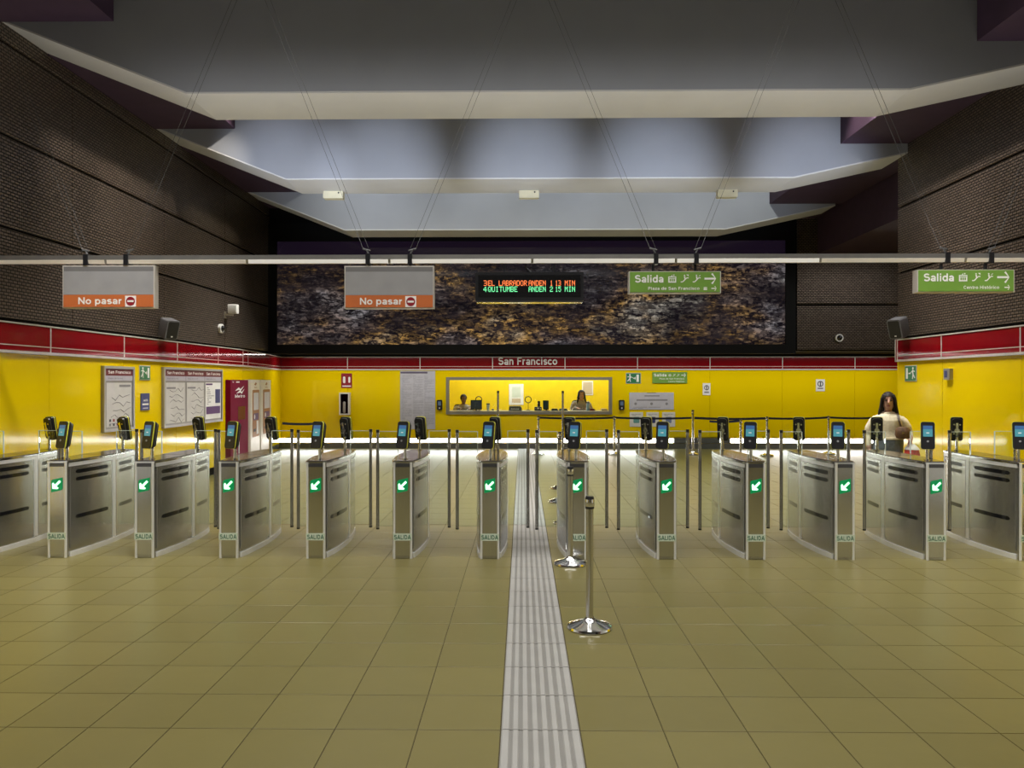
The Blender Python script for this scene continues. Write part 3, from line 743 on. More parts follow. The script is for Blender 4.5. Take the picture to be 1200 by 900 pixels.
def hang(name, label, x0, x1, y0, y1, cat='sign', depth=.09, grp='signs hanging from the rail'):
    """sign thing whose local frame: x to the right, z up, face at y=-depth/2"""
    (a, zt), (b, zb) = at(x0, y0, GYR-depth/2), at(x1, y1, GYR-depth/2)
    o = thing(name, label, cat, ((a+b)/2, GYR, zb), 0, grp)
    W, H = b-a, zt-zb
    for s in (-.23, .23): MB().box(s*W-.012, s*W+.012, -.012, .012, H+.0005, 2.849-zb).build('hanger', M_blk, o)
    return o, W, H, depth
def no_entry(o, x, z, s, y):
    p = MB().box(x-s/2, x+s/2, y-.002, y, z-s/2, z+s/2).build('pictogram', M_white, o)
    MB().tube((x, y-.0035, z), (x, y-.002, z), s*.41, 28).build('disc', M_signal, p)
    MB().prism(rrect(s*.58, s*.17, s*.03, 3, x, z), 'y', y-.0045, y-.0035).build('bar', M_white, p)
for (x0, x1, y0, y1, l) in ((73, 181, 311, 361, 'grey and orange no-entry sign hanging against the brown wall'), (403.5, 508.5, 311.5, 361.5, 'grey and orange no-entry sign hanging before the mural')):
    o, W, H, D = hang('no_entry_sign', l, x0, x1, y0, y1)
    e = .012
    fb = MB(); fb.box(-W/2, W/2, -D/2+.006, D/2-.006, 0, e); fb.box(-W/2, W/2, -D/2+.006, D/2-.006, H-e, H); fb.box(-W/2, -W/2+e, -D/2+.006, D/2-.006, e, H-e); fb.box(W/2-e, W/2, -D/2+.006, D/2-.006, e, H-e)
    fb.build('casing', M_wline, o)
    zo = H*.315; zg = H*.86
    MB().box(-W/2+e, W/2-e, -D/2, D/2, zo, zg).build('grey_panel', M_sgrey, o)
    MB().box(-W/2+e, W/2-e, -D/2+.003, D/2-.003, zg+.001, H-e).build('top_panel', M_sgr2, o)
    MB().box(-W/2+e, W/2-e, -D/2, D/2, e, zo-.001).build('orange_panel', M_orange, o)
    text(o, 'No pasar', -W/2+W*.175, -W/2+W*.645, H*.092, H*.252, -D/2-.001, M_white, .03)
    no_entry(o, -W/2+W*.742, H*.160, H*.255, -D/2)
def arrow(o, x0, x1, z, th, y, m=None):
    h = (x1-x0)*.42; k = th*.75
    MB().prism([(x0, z-th/2), (x1-th*.7, z-th/2), (x1-h, z-h+k*.2), (x1-h+k, z-h-k*.6), (x1, z), (x1-h+k, z+h+k*.6), (x1-h, z+h-k*.2), (x1-th*.7, z+th/2), (x0, z+th/2)], 'y', y-.001, y).build('arrow', m or M_white, o)
def lift_icon(o, x, z, s, y, m=None):
    m = m or M_white
    b = MB(); b.box(x-s*.5, x+s*.5, y-.001, y, z-s*.5, z+s*.28)
    b.prism([(x-s*.16, z+s*.30), (x-s*.02, z+s*.5), (x-.0+s*.02, z+s*.33)], 'y', y-.001, y); b.prism([(x+s*.1, z+s*.52), (x+s*.30, z+s*.52), (x+s*.2, z+s*.32)], 'y', y-.001, y)
    p = b.build('lift_pictogram', m, o)
    b = MB()
    for dx in (-.25, 0, .25): b.box(x+s*dx-s*.085, x+s*dx+s*.085, y-.0018, y-.001, z-s*.34, z-s*.02)
    b.box(x-s*.40, x+s*.40, y-.0018, y-.001, z+s*.06, z+s*.16)
    b.build('lift_figures', M_sgreen, p)
def escal_icon(o, x, z, s, y, up=True, m=None):
    m = m or M_white
    f = 1 if up else -1
    b = MB(); th = s*.12
    pts = [(-.5, -.40), (-.25, -.40), (.25, .10), (.5, .10)]
    for (p, q) in zip(pts, pts[1:]):
        v = Vector((q[0]-p[0], q[1]-p[1])).normalized(); nx, nz = -v.y*th/2, v.x*th/2
        P = [(x+p[0]*s+nx, z+p[1]*s+nz), (x+q[0]*s+nx, z+q[1]*s+nz), (x+q[0]*s-nx, z+q[1]*s-nz), (x+p[0]*s-nx, z+p[1]*s-nz)]
        b.prism(P, 'y', y-.001, y)
    b.tube((x-s*.02, y-.001, z+s*.42), (x-s*.02, y, z+s*.42), s*.09, 10)
    b.prism([(x-s*.10, z+s*.30), (x+s*.08, z+s*.30), (x+s*.10, z-.02*s), (x-s*.02, z-.08*s)], 'y', y-.001, y)
    if up: b.prism([(x+s*.2, z+s*.52), (x+s*.5, z+s*.52), (x+s*.5, z+s*.30)], 'y', y-.001, y)
    else: b.prism([(x+s*.22, z+s*.20), (x+s*.50, z+s*.42), (x+s*.42, z+s*.48)], 'y', y-.001, y)
    b.build('escalator_pictogram', m, o)
def people_icon(o, x, z, s, y, m=None):
    b = MB()
    for dx, k in ((-.32, .8), (0, 1), (.32, .8)):
        b.tube((x+dx*s, y-.001, z+s*.32*k), (x+dx*s, y, z+s*.32*k), s*.12, 8)
        b.prism([(x+dx*s-s*.16, z-s*.45), (x+dx*s+s*.16, z-s*.45), (x+dx*s+s*.09, z+s*.18*k), (x+dx*s-s*.09, z+s*.18*k)], 'y', y-.001, y)
    b.build('building_pictogram', m or M_white, o)
for (x0, x1, y0, y1, l, sub, s0, s1, ic) in ((737, 845, 318, 343.5, 'green exit sign for the square hanging before the mural', 'Plaza de San Francisco', .21, .765, True),
                                             (1075, 1189, 316, 342.5, 'green exit sign for the historic centre, rightmost under the rail', 'Centro Hist\u00f3rico', .475, .84, False)):
    o, W, H, D = hang('exit_sign', l, x0, x1, y0, y1, depth=.10)
    e = .010
    MB().box(-W/2, W/2, -D/2+.004, D/2-.004, 0, H).build('casing', M_wline, o)
    MB().box(-W/2+e, W/2-e, -D/2, D/2, e, H-e*.6).build('green_panel', M_sgreen, o)
    y = -D/2
    X = lambda f: -W/2 + W*f
    text(o, 'Salida', X(.065), X(.375), H*.485, H*.83, y-.001, M_white, .035)
    s = H*.36; zc = H*.66
    lift_icon(o, X(.47), zc, s, y); escal_icon(o, X(.605), zc, s, y, True); escal_icon(o, X(.735), zc, s, y, False)
    arrow(o, X(.82), X(.945), zc, H*.085, y)
    text(o, sub, X(s0), X(s1), H*.15, H*.29, y-.001, M_white, .02)
    if ic: people_icon(o, X(.83), H*.22, H*.17, y)
    arrow(o, X(.895), X(.95), H*.215, H*.045, y)
# train display board: dot-matrix lettering
FONT = {'A': '01110 10001 10001 11111 10001 10001 10001', 'B': '11110 10001 10001 11110 10001 10001 11110', 'D': '11110 10001 10001 10001 10001 10001 11110',
        'E': '11111 10000 10000 11110 10000 10000 11111', 'I': '01110 00100 00100 00100 00100 00100 01110', 'L': '10000 10000 10000 10000 10000 10000 11111',
        'M': '10001 11011 10101 10101 10001 10001 10001', 'N': '10001 11001 10101 10101 10011 10001 10001', 'O': '01110 10001 10001 10001 10001 10001 01110',
        'Q': '01110 10001 10001 10001 10101 10010 01101', 'R': '11110 10001 10001 11110 10100 10010 10001', 'T': '11111 00100 00100 00100 00100 00100 00100',
        'U': '10001 10001 10001 10001 10001 10001 01110', '1': '00100 01100 00100 00100 00100 00100 01110', '2': '01110 10001 00001 00110 01000 10000 11111',
        '3': '11110 00001 00001 01110 00001 00001 11110', '4': '00010 00110 01010 10010 11111 00010 00010', '5': '11111 10000 11110 00001 00001 10001 01110'}
o, W, H, D = hang('train_display_board', 'black display board with orange and green train times', 557, 684, 319, 352.5, 'display', .14)
MB().prism(rrect(W, H, .008, 2, 0, H/2), 'y', -D/2, D/2).build('casing', M_blk, o)
MB().box(-W/2+.01, W/2-.01, -D/2-.004, D/2, -.014, -.001).build('bottom_lip', M_chrome, o)
scr = MB().box(-W/2+.03, W/2-.03, -D/2-.002, -D/2, .04, H-.03).build('screen', M_bgl, o)
def dots(parent, items, zc, h, m, name):
    p = h/7.; b = MB()
    for txt, fx0, fx1 in items:
        nc = len(txt); wcell = (fx1-fx0)/nc; px_ = wcell/5.9
        for i, ch in enumerate(txt):
            if ch == ' ': continue
            for r, row in enumerate(FONT[ch].split()):
                for c_, v in enumerate(row):
                    if v == '1':
                        x = fx0+i*wcell+c_*px_; z = zc+h/2-r*p
                        b.box(x, x+px_*.94, -D/2-.004, -D/2-.0021, z-p*.94, z)
    b.build(name, m, parent)
def bx(f): return -W/2 + W*f
lines = ((.615, M_orl, (('3', .078, .115), ('EL LABRADOR', .118, .482), ('ANDEN', .493, .655), ('1', .69, .72), ('13', .738, .795), ('MIN', .826, .925))),
         (.405, M_grl, (('4', .075, .112), ('QUITUMBE', .118, .395), ('ANDEN', .493, .655), ('2', .688, .722), ('15', .738, .795), ('MIN', .826, .925))))
for fz, m, its in lines:
    dots(scr, [(t_, bx(a), bx(b)) for t_, a, b in its], H*fz, H*.185, m, 'led_text')
MB().path([(0.02, .0, H), (-.03, .0, H+.05), (-.035, 0, 2.848-o.location.z)], .012, 8).build('power_cable', M_blk, o)

# ------------------------------------------------------------------ things on the walls
def wall_item(name, label, cat, side, x0, x1, y0, y1, group=None):
    """thing on a wall from its outline in the photo; local x right, z up, face towards -y"""
    if side == 'left':
        (Y0, zt), (Y1, _) = on_side(x0, y0, XL+.032), on_side(x1, y0, XL+.032); _, zb = on_side(x0, y1, XL+.032)
        o = thing(name, label, cat, (XL+.032, (Y0+Y1)/2, zb), PI/2, group); return o, Y1-Y0, zt-zb
    if side == 'right':
        (Y0, zt), (Y1, _) = on_side(x0, y0, XR-.032), on_side(x1, y0, XR-.032); _, zb = on_side(x0, y1, XR-.032)
        o = thing(name, label, cat, (XR-.032, (Y0+Y1)/2, zb), -PI/2, group); return o, abs(Y1-Y0), zt-zb
    (a, zt), (b, zb) = at(x0, y0, YB-.032), at(x1, y1, YB-.032)
    o = thing(name, label, cat, ((a+b)/2, YB-.032, zb), 0, group); return o, b-a, zt-zb
def plate(o, W, H, m, d=.012, name='plate', x0=None, x1=None, z0=0., z1=None, y=0.):
    x0 = -W/2 if x0 is None else x0; x1 = W/2 if x1 is None else x1; z1 = H if z1 is None else z1
    return MB().box(x0, x1, y-d, y-.001, z0, z1).build(name, m, o)
def rows_of_print(o, x0, x1, z0, z1, n, y, m, seed=0, hf=.35, name='print_lines'):
    r = random.Random(seed); b = MB(); p = (z1-z0)/n
    for i in range(n):
        u = x0 + r.random()*.1*(x1-x0); 
        while u < x1-.02*(x1-x0):
            e = min(x1, u+(.08+.3*r.random())*(x1-x0)); b.box(u, e-.01*(x1-x0), y-.0012, y, z0+p*i, z0+p*i+p*hf); u = e+.03*(x1-x0)
            if r.random() < .25: break
    return b.build(name, m, o)
def running_man(o, x, z, s, y, flip=1, m=None):
    b = MB(); f = flip
    b.tube((x-f*s*.0, y-.0012, z+s*.36), (x-f*s*.0, y, z+s*.36), s*.10, 10)
    for P in ([(0, .26), (.14, .20), (.06, -.06), (-.08, -.04)], [(-.08, -.02), (.05, -.06), (.10, -.40), (.02, -.42)], [(-.06, -.02), (.04, -.10), (-.22, -.36), (-.30, -.30)], [(.10, .20), (.13, .12), (.30, .02), (.32, .08)], [(.0, .22), (-.04, .14), (-.26, .10), (-.24, .18)]):
        b.prism([(x+f*a*s, z+c*s) for a, c in P], 'y', y-.0012, y)
    b.build('running_figure', m or M_white, o)
def exit_plate(label, side, x0, x1, y0, y1, flip=1, wide=False):
    o, W, H = wall_item('emergency_exit_sign', label, 'sign', side, x0, x1, y0, y1, 'green emergency exit signs')
    plate(o, W, H, M_wline, .008, 'backing'); plate(o, W, H, M_dgreen, .014, 'plate', -W/2+.012, W/2-.012, .012, H-.012)
    s = min(W, H)*.85
    running_man(o, -flip*W*.24, H*.5, s, -.014, flip)
    MB().box(min(flip*W*.20, flip*W*.36), max(flip*W*.20, flip*W*.36), -.0153, -.014, H*.16, H*.84).build('doorway', M_white, o)
    arrow(o, -W*.02, W*.15, H*.5, H*.09, -.014) if flip > 0 else MB().box(-W*.14, W*.05, -.0152, -.014, H*.46, H*.54).build('arrow', M_white, o)
# left wall
def station_board(label, x0, x1, y0, y1, n, seed):
    o, W, H = wall_item('station_map_board', label, 'notice board', 'left', x0, x1, y0, y1)
    f = .035
    plate(o, W, H, M_frame, .035, 'back_panel')
    fb = MB(); fb.box(-W/2, W/2, -.05, -.0351, 0, f); fb.box(-W/2, W/2, -.05, -.0351, H-f, H); fb.box(-W/2, -W/2+f, -.05, -.0351, f, H-f); fb.box(W/2-f, W/2, -.05, -.0351, f, H-f)
    fb.build('frame', mat('frame_pale', (.45, .44, .45), .4, .5), o)
    cw = (W-2*f)/n
    for i in range(n):
        a, b = -W/2+f+cw*i+.004, -W/2+f+cw*(i+1)-.004
        plate(o, W, H, M_maroon, .039, 'header', a, b, H*.855, H-f-.002)
        text(o, 'San Francisco', a+(b-a)*.10, b-(b-a)*.08, H*.885, H*.935, -.040, M_white, .02)
        plate(o, W, H, mat('lilac_grey', (.42, .40, .46), .5), .038, 'subheader', a, b, H*.775, H*.853)
        text(o, 'Mapa de la red', a+(b-a)*.10, a+(b-a)*.62, H*.80, H*.83, -.039, M_greytxt, .0)
        last = n == 3 and i == 2
        sh = plate(o, W, H, M_white if last else mat('map_paper', (.56, .54, .52), .5), .038, 'map_sheet', a+.03, b-.03, f+.03, H*.745)
        r = random.Random(seed+i)
        if last:
            plate(sh, W, H, M_blue, .0395, 'blue_panel', a+(b-a)*.62, b-.06, H*.36, H*.62); plate(sh, W, H, M_vio, .0395, 'violet_panel', a+.06, b-.06, H*.16, H*.30)
            plate(sh, W, H, M_vio, .0395, 'title', a+.05, a+(b-a)*.45, H*.70, H*.73)
            rows_of_print(sh, a+.08, a+(b-a)*.55, H*.34, H*.68, 9, -.0385, M_greytxt, seed)
        else:
            b3 = MB(); pts = []
            for k in range(5 if n == 1 else 6):
                zz = H*(.12+.10*k)
                u = a+(b-a)*(.2+.1*r.random()); prev = (u, -.0388, zz)
                for q in range(5):
                    nx = (u+(b-a)*.13*(q+1), -.0388, zz+(r.random()-.5)*H*.10); b3.tube(prev, nx, .0035, 4); prev = nx
            b3.build('route_lines', M_greytxt, sh)
            plate(sh, W, H, M_greytxt, .0395, 'title', (a+(b-a)*.5) if n == 1 else a+.06, (b-.06) if n == 1 else a+(b-a)*.5, H*.68 if n == 1 else H*.64, H*.715 if n == 1 else H*.67)
            if n == 1:
                for q in range(6):
                    for zz in (.085, .15): plate(sh, W, H, [M_dktxt, M_signal, M_greytxt][(q+int(zz*100)) % 3], .0395, 'symbol', a+(b-a)*(.14+.13*q), a+(b-a)*(.20+.13*q), H*zz, H*(zz+.04))
station_board('tall framed line map with maroon San Francisco header', 118, 154, 428.5, 507, 1, 3)
station_board('wide triple map board with three maroon San Francisco headers', 189, 258, 430, 502, 3, 9)
exit_plate('small green exit sign between the two map boards', 'left', 163, 175.5, 428, 445.5, 1)
o, W, H = wall_item('blue_notice', 'small dark blue notice under the green exit sign', 'notice', 'left', 164.5, 174.5, 461, 481)
plate(o, W, H, M_blue, .012); text(o, 'wifi', -W*.25, W*.25, H*.52, H*.66, -.013, M_white, .02); MB().box(-W*.36, W*.36, -.0135, -.012, H*.30, H*.40).build('print_bar', M_white, o)
MB().box(-W*.3, W*.3, -.0135, -.012, H*.09, H*.15).build('print_bar', M_paper, o)
# maroon ticket machine let into the left wall, two pale ones on the splayed part
def machine(o, W, H, m, d):
    return MB().prism(rrect(W, d*2-.001, .012, 3, 0, -0.0), 'z', 0, H).build('cabinet', m, o)
(Y0, zt), (Y1, _) = on_side(262, 445, XL), on_side(283, 445, XL)
o = thing('ticket_machine', 'tall maroon ticket machine beside the map board', 'ticket machine', (XL+.035, (Y0+Y1)/2, 0), PI/2); W = Y1-Y0; H = zt
MB().box(-W/2, W/2, -.10, 0, 0, H).build('cabinet', mat('maroon_cabinet', (.17, .001, .028), .6, spec=.12), o)
lg = MB()
for k in (0, 1):
    z0 = H*.895-k*.055; lg.prism([(-W*.26+k*.06, z0-.03), (-.05+k*.06, z0+.035), (.04+k*.06, z0+.0), (W*.24+k*.03, z0+.06), (.05+k*.06, z0-.035), (-.03+k*.05, z0-.01)], 'y', -.103, -.10)
lg.build('wave_logo', M_white, o)
text(o, 'Metro', -W*.27, W*.30, H*.80, H*.835, -.103, M_white, .03)
text(o, 'M', -W*.4, -W*.34, H*.965, H*.985, -.103, M_white, .0); MB().box(-W*.2, -W*.02, -.102, -.10, H*.968, H*.982).build('print_bar', M_white, o)
MB().box(-W*.1, W*.32, -.102, -.10, H*.55, H*.70).build('dark_screen', mat('maroon_screen', (.10, .006, .03), .12), o)
def splay_pt(px):
    dx, dy = ray(px); ex, ey = math.cos(sp_ang), math.sin(sp_ang)   # XL+s*ex = t*dx ; 15+s*ey = t*dy
    s = (15.0*dx - XL*dy)/(ex*dy-ey*dx); return s
for (p0, p1, l) in ((284.5, 296, 'pale ticket machine next to the maroon one'), (297.5, 309.5, 'pale ticket machine nearest the corner')):
    s0, s1 = splay_pt(p0), splay_pt(p1); sm = (s0+s1)/2; W = s1-s0
    o = thing('ticket_machine', l, 'ticket machine', (XL+sm*math.cos(sp_ang)+.032, 15.0+sm*math.sin(sp_ang), 0), sp_ang, 'pale ticket machines'); H = 1.74
    MB().box(-W/2+.01, W/2-.01, -.12, 0, 0, H).build('cabinet', mat('ivory_cabinet', (.72, .68, .60), .4), o)
    MB().prism(rrect(W*.70, .98, .03, 3, .05, 1.04), 'y', -.126, -.12).build('poster', M_brown, o)
    MB().prism(rrect(W*.52, .36, .02, 3, .05, 1.29), 'y', -.130, -.126).build('screen', M_paper, o)
    MB().box(-W*.2, W*.28, -.130, -.126, .90, 1.04).build('card_slot', M_vio, o); MB().box(W*.10, W*.30, -.130, -.126, .60, .88).build('instruction_sheet', M_white, o)
    MB().tube((-W*.12, -.131, .97), (-W*.12, -.126, .97), .05, 12).build('keypad', M_white, o)
    MB().box(-W*.2, W*.0, -.130, -.126, .66, .72).build('tray', M_dktxt, o)
    b = MB(); b.prism([(-.10, 1.64), (.05, 1.69), (.14, 1.66), (.02, 1.62)], 'y', -.123, -.12); b.build('wave_logo', M_brown, o)
    text(o, 'Metro', -.10, .16, 1.565, 1.595, -.123, M_brown, .02)
# speakers and cameras on the brown walls
def speaker(label, loc, rz):
    o = thing('loudspeaker', label, 'speaker', loc, rz, 'wall loudspeakers')
    MB().box(-.03, .03, -.10, 0, -.03, .03).build('bracket', M_blk, o)
    t_ = (math.radians(18), 0, 0)
    c = MB().prism(rrect(.21, .30, .03, 4), 'y', -.30, -.10, 0, True).build('cabinet', M_spk, o, (0, 0, 0), t_)
    MB().prism(rrect(.175, .262, .025, 4), 'y', -.307, -.301, 0).build('grille', M_blk, c)
    MB().prism(rrect(.03, .02, .004, 2, 0, -.10), 'y', -.309, -.307).build('badge', M_white, c)
Yp, Zp = on_side(190, 381, XL+.05); speaker('loudspeaker on the brown wall left of the mural', (XL+.042, Yp, Zp), PI/2-.55)
speaker('loudspeaker on the brown wall at the right corner', (XR-.042, 11.45, at(1058, 379, 11.3)[1]), -PI/2+.55)
Yp, Zp = on_side(264, 369, XL+.05)
o = thing('wall_camera', 'white boxy camera on a bracket left of the mural', 'camera', (XL+.042, Yp, Zp), PI/2)
MB().box(-.02, .02, -.16, 0, -.02, .02).box(-.05, .05, -.012, 0, -.06, .06).build('bracket', M_wline, o)
MB().prism(rrect(.13, .17, .02, 3, 0, .11), 'y', -.24, -.08, 0, True).build('housing', M_white, o)
Yp, Zp = on_side(258, 385, XL+.05)
def dome(label, loc, rz):
    o = thing('dome_camera', label, 'camera', loc, rz, 'white dome cameras')
    b = MB().tube((0, -.05, 0), (0, 0, 0), .085, 20); b.build('base', M_white, o)
    MB().ell((0, -.05, 0), (.058, .055, .058), 16, 10).build('dome', M_bgl, o)
dome('white dome camera under the boxy one', (XL+.042, Yp, Zp), PI/2)
X, Z = at(983, 396, YM-.05); dome('white dome camera on the brown wall right of the mural', (X, YM-.042, Z), 0)
# right wall
exit_plate('green exit sign on the right wall above the woman', 'right', 1061, 1074.5, 428.5, 447, -1)
o, W, H = wall_item('blue_notice', 'small grey and blue plate on the right yellow wall', 'notice', 'right', 1110, 1117, 432, 445)
plate(o, W, H, M_frame, .05, 'plate'); plate(o, W, H, M_blue, .053, 'print', -W*.35, W*.1, H*.2, H*.8)
# back wall
def bi(*a, **k): return wall_item(a[0], a[1], a[2], 'back', *a[3:], **k)
o, W, H = bi('extinguisher_sign', 'square red extinguisher sign with white pictograms', 'sign', 400, 412.5, 437.5, 454.5)
plate(o, W, H, M_signal, .012); b = MB(); b.prism(rrect(.06, .17, .025, 3, -.06, H*.55), 'y', -.0135, -.012); b.prism(rrect(.05, .15, .02, 3, .07, H*.55), 'y', -.0135, -.012); b.build('pictogram', M_white, o)
MB().box(-W*.4, W*.4, -.0135, -.012, H*.08, H*.16).build('print_bar', M_white, o)
o, W, H = bi('extinguisher_cabinet', 'white extinguisher cabinet with a dark glass door', 'cabinet', 399, 411, 460, 486)
fb = MB(); fb.box(-W/2, W/2, -.05, -.001, 0, H); fb.box(-W/2, W/2, -.15, -.05, 0, .035); fb.box(-W/2, W/2, -.15, -.05, H-.035, H); fb.box(-W/2, -W/2+.035, -.15, -.05, .035, H-.035); fb.box(W/2-.035, W/2, -.15, -.05, .035, H-.035)
fb.build('box', mat('cabinet_white', (.62, .58, .52), .4), o)
MB().lathe([(.05, 0), (.06, .02), (.06, .27), (.03, .33), (.02, .36)], 14, (0, -.10, .05)).build('extinguisher', mat('extinguisher_grey', (.30, .27, .24), .4), o)
MB().box(-W/2+.036, W/2-.036, -.148, -.144, .036, H-.036).build('glass_door', glass_mat('dark_pane', (.35, .35, .35)), o)
o, W, H = bi('timetable_notice', 'large pale poster packed with fine print left of the window', 'poster', 469, 510, 434.6, 503)
plate(o, W, H, mat('poster_lilac', (.47, .46, .50), .35), .010)
MB().box(-W*.49, W*.28, -.0115, -.010, H*.955, H*.985).build('title_bar', mat('lilac_dark', (.10, .08, .13), .5), o)
for k in range(3): rows_of_print(o, -W*.46+W*.32*k, -W*.46+W*.32*(k+1)-.02, H*.07, H*.93, 40, -.010, mat('fine_print', (.33, .32, .36), .5), k, .4)
for (px, l) in ((515.3, 'small black intercom left of the office window'), (728.3, 'small black intercom right of the office window')):
    o, W, H = bi('intercom', l, 'intercom', px-3.2, px+3.2, 468.5, 480.5, group='black intercoms')
    MB().prism(rrect(W, H, .03, 4, 0, H/2), 'y', -.06, -.001).build('case', M_blk, o); MB().box(-W*.28, W*.28, -.063, -.06, H*.45, H*.85).build('screen', mat('intercom_screen', (.12, .17, .28), .2), o)
    MB().tube((0, -.063, H*.2), (0, -.06, H*.2), .02, 10).build('button', M_paper, o)
exit_plate('small dark green exit sign right of the office window', 'back', 733.5, 751, 437, 449.5, 1)
o, W, H = bi('wall_exit_sign', 'green wall exit sign with three lines of small print', 'sign', 764.5, 805, 436, 449)
plate(o, W, H, M_sgreen, .03); y = -.03
text(o, 'Salida', -W*.46, -W*.10, H*.60, H*.86, y-.001, M_white, .03); lift_icon(o, 0, H*.72, H*.22, y); escal_icon(o, W*.12, H*.72, H*.24, y, True); escal_icon(o, W*.24, H*.72, H*.24, y, False); arrow(o, W*.33, W*.46, H*.72, H*.06, y)
text(o, 'Plaza de San Francisco', -W*.30, W*.42, H*.34, H*.46, y-.001, M_white, .01); text(o, 'Centro Hist\u00f3rico', -W*.05, W*.42, H*.10, H*.22, y-.001, M_white, .01)
o, W, H = bi('landscape_notice', 'wide pale notice below the green wall sign', 'notice', 737.5, 789.5, 460, 480)
plate(o, W, H, mat('poster_lilac', (.47, .46, .50), .35), .010)
MB().box(-W*.10, W*.10, -.0115, -.010, H*.97, H*.995).build('clip', M_dktxt, o); MB().box(-W*.16, W*.18, -.0115, -.010, H*.77, H*.84).build('title_bar', M_greytxt, o); MB().box(-W*.34, W*.36, -.0115, -.010, H*.52, H*.60).build('print_bar', M_greytxt, o)
for k in (-.36, 0, .34): MB().tube((W*k, -.0115, H*.34), (W*k, -.010, H*.34), .035, 12).build('pictogram', M_greytxt, o)
rows_of_print(o, -W*.45, W*.45, H*.06, H*.2, 2, -.010, M_greytxt, 4)
for (a, b, l, m) in ((738, 753.5, 'left one of three white cards below the wide notice', mat('card_green', (.12, .30, .28), .5)), (757.5, 772, 'middle one of three white cards below the wide notice', M_blue), (776, 791, 'right one of three white cards below the wide notice', mat('card_blue', (.16, .20, .34), .5))):
    o, W, H = bi('white_card', l, 'notice', a, b, 483, 500, group='white cards on the yellow wall')
    plate(o, W, H, mat('card_white', (.66, .64, .58), .5), .008); MB().prism(rrect(W*.45, H*.42, .02, 3, 0, H*.46), 'y', -.0095, -.008).build('picture', m, o); rows_of_print(o, -W*.4, W*.4, H*.76, H*.94, 2, -.008, M_greytxt, 2)
for (a, b, c, d, l) in ((823.5, 832.5, 449, 463, 'small white notice with a round emblem, right of the wide notice'), (956, 966.5, 444.5, 458.5, 'small white notice with a round emblem, near the corner')):
    o, W, H = bi('small_notice', l, 'notice', a, b, c, d, group='small white notices')
    plate(o, W, H, M_white, .008); MB().torus((0, -.009, H*.62), W*.28, W*.045, 'y', 20, 6).box(-W*.06, W*.06, -.0105, -.008, H*.45, H*.78).build('emblem', M_dktxt, o); MB().box(-W*.3, W*.3, -.0095, -.008, H*.18, H*.30).build('print_bar', M_greytxt, o)
(a, zt), (b, zb) = at(584, 418.5, YB-.05), at(653, 427.5, YB-.05)
text(wall_back, 'San Francisco', a, b, zb, zt-.005, YB-.047, M_white, .03)

# ------------------------------------------------------------------ ticket office behind the window
win = thing('window_1', None, None); tag(win, kind='structure'); win.location = ((WX0+WX1)/2, YB, WZ0)
W, H = WX1-WX0, WZ1-WZ0; f = .075
fb = MB(); fb.box(-W/2, W/2, -.06, .10, 0, f); fb.box(-W/2, W/2, -.06, .10, H-f, H); fb.box(-W/2, -W/2+f, -.06, .10, f, H-f); fb.box(W/2-f, W/2, -.06, .10, f, H-f)
fb.build('window_frame', mat('window_frame_grey', (.27, .25, .20), .4, .5), win)
MB().box(-W/2+f, W/2-f, .02, .03, f, H-f).build('window_pane', M_glass, win)
OX0, OX1, OY1 = -2.6, 3.6, 21.9
tag(MB().box(OX0, OX1, OY1, OY1+.1, 0, 2.75).build('wall_office_back', M_yel_in), kind='structure')
tag(MB().box(OX0-.1, OX0, YB+.25, OY1+.1, 0, 2.75).build('wall_office_left', M_yel_in), kind='structure')
tag(MB().box(OX1, OX1+.1, YB+.25, OY1+.1, 0, 2.75).build('wall_office_right', M_yel_in), kind='structure')
tag(MB().box(OX0-.1, OX1+.1, YB+.25, OY1+.1, 2.75, 2.85).build('ceiling_office', mat('office_ceiling', (.7, .7, .68), .7)), kind='structure')
DZ = .945
desk = thing('office_counter', 'grey counter inside the ticket office along the window', 'counter', ((WX0+WX1)/2, 19.80, 0))
MB().box(-2.2, 2.2, -.31, .28, DZ-.04, DZ).build('worktop', mat('worktop_grey', (.30, .28, .24), .4), desk)
for sx in (-2.1, 0, 2.1): MB().box(sx-.03, sx+.03, -.28, .25, 0, DZ-.041).build('leg_panel', M_frame, desk)
YD = 19.78
def desk_item(name, label, cat, px, y=YD, group=None): return thing(name, label, cat, (at(px, 480, y)[0], y, DZ+.001), 0, group)
def monitor(label, px, w_, h_, rz, m):
    o = desk_item('monitor', label, 'monitor', px); o.rotation_euler[2] = rz
    MB().box(-.09, .09, -.06, .08, 0, .012).build('foot', M_blk, o); MB().box(-.02, .02, .0, .02, .012, .10).build('stand', M_blk, o)
    s = MB().prism(rrect(w_, h_, .012, 3, 0, .03+h_/2), 'y', -.03, -.001).build('screen_case', M_blk, o); MB().box(-w_/2+.02, w_/2-.02, -.033, -.030, .05, .01+h_).build('panel', m, s)
M_mon = mat('monitor_back', (.03, .05, .10), .35)
monitor('dark monitor beside the left clerk', 558, .30, .25, .25, M_mon)
monitor('small tilted black monitor in the middle of the counter', 640, .16, .24, -.5, mat('monitor_teal', (.02, .06, .08), .3))
for px, l in ((561, 'black ring lamp behind the left monitor'), (619, 'black ring lamp right of the white poster')):
    o = desk_item('ring_lamp', l, 'lamp', px, YD+.22, 'ring lamps on the counter')
    MB().lathe([(.06, 0), (.06, .012), (.012, .02)], 16).tube((0, 0, .012), (0, 0, .20), .007, 8).build('stand', M_blk, o); MB().torus((0, 0, .285), .082, .012, 'y').build('ring', M_blk, o)
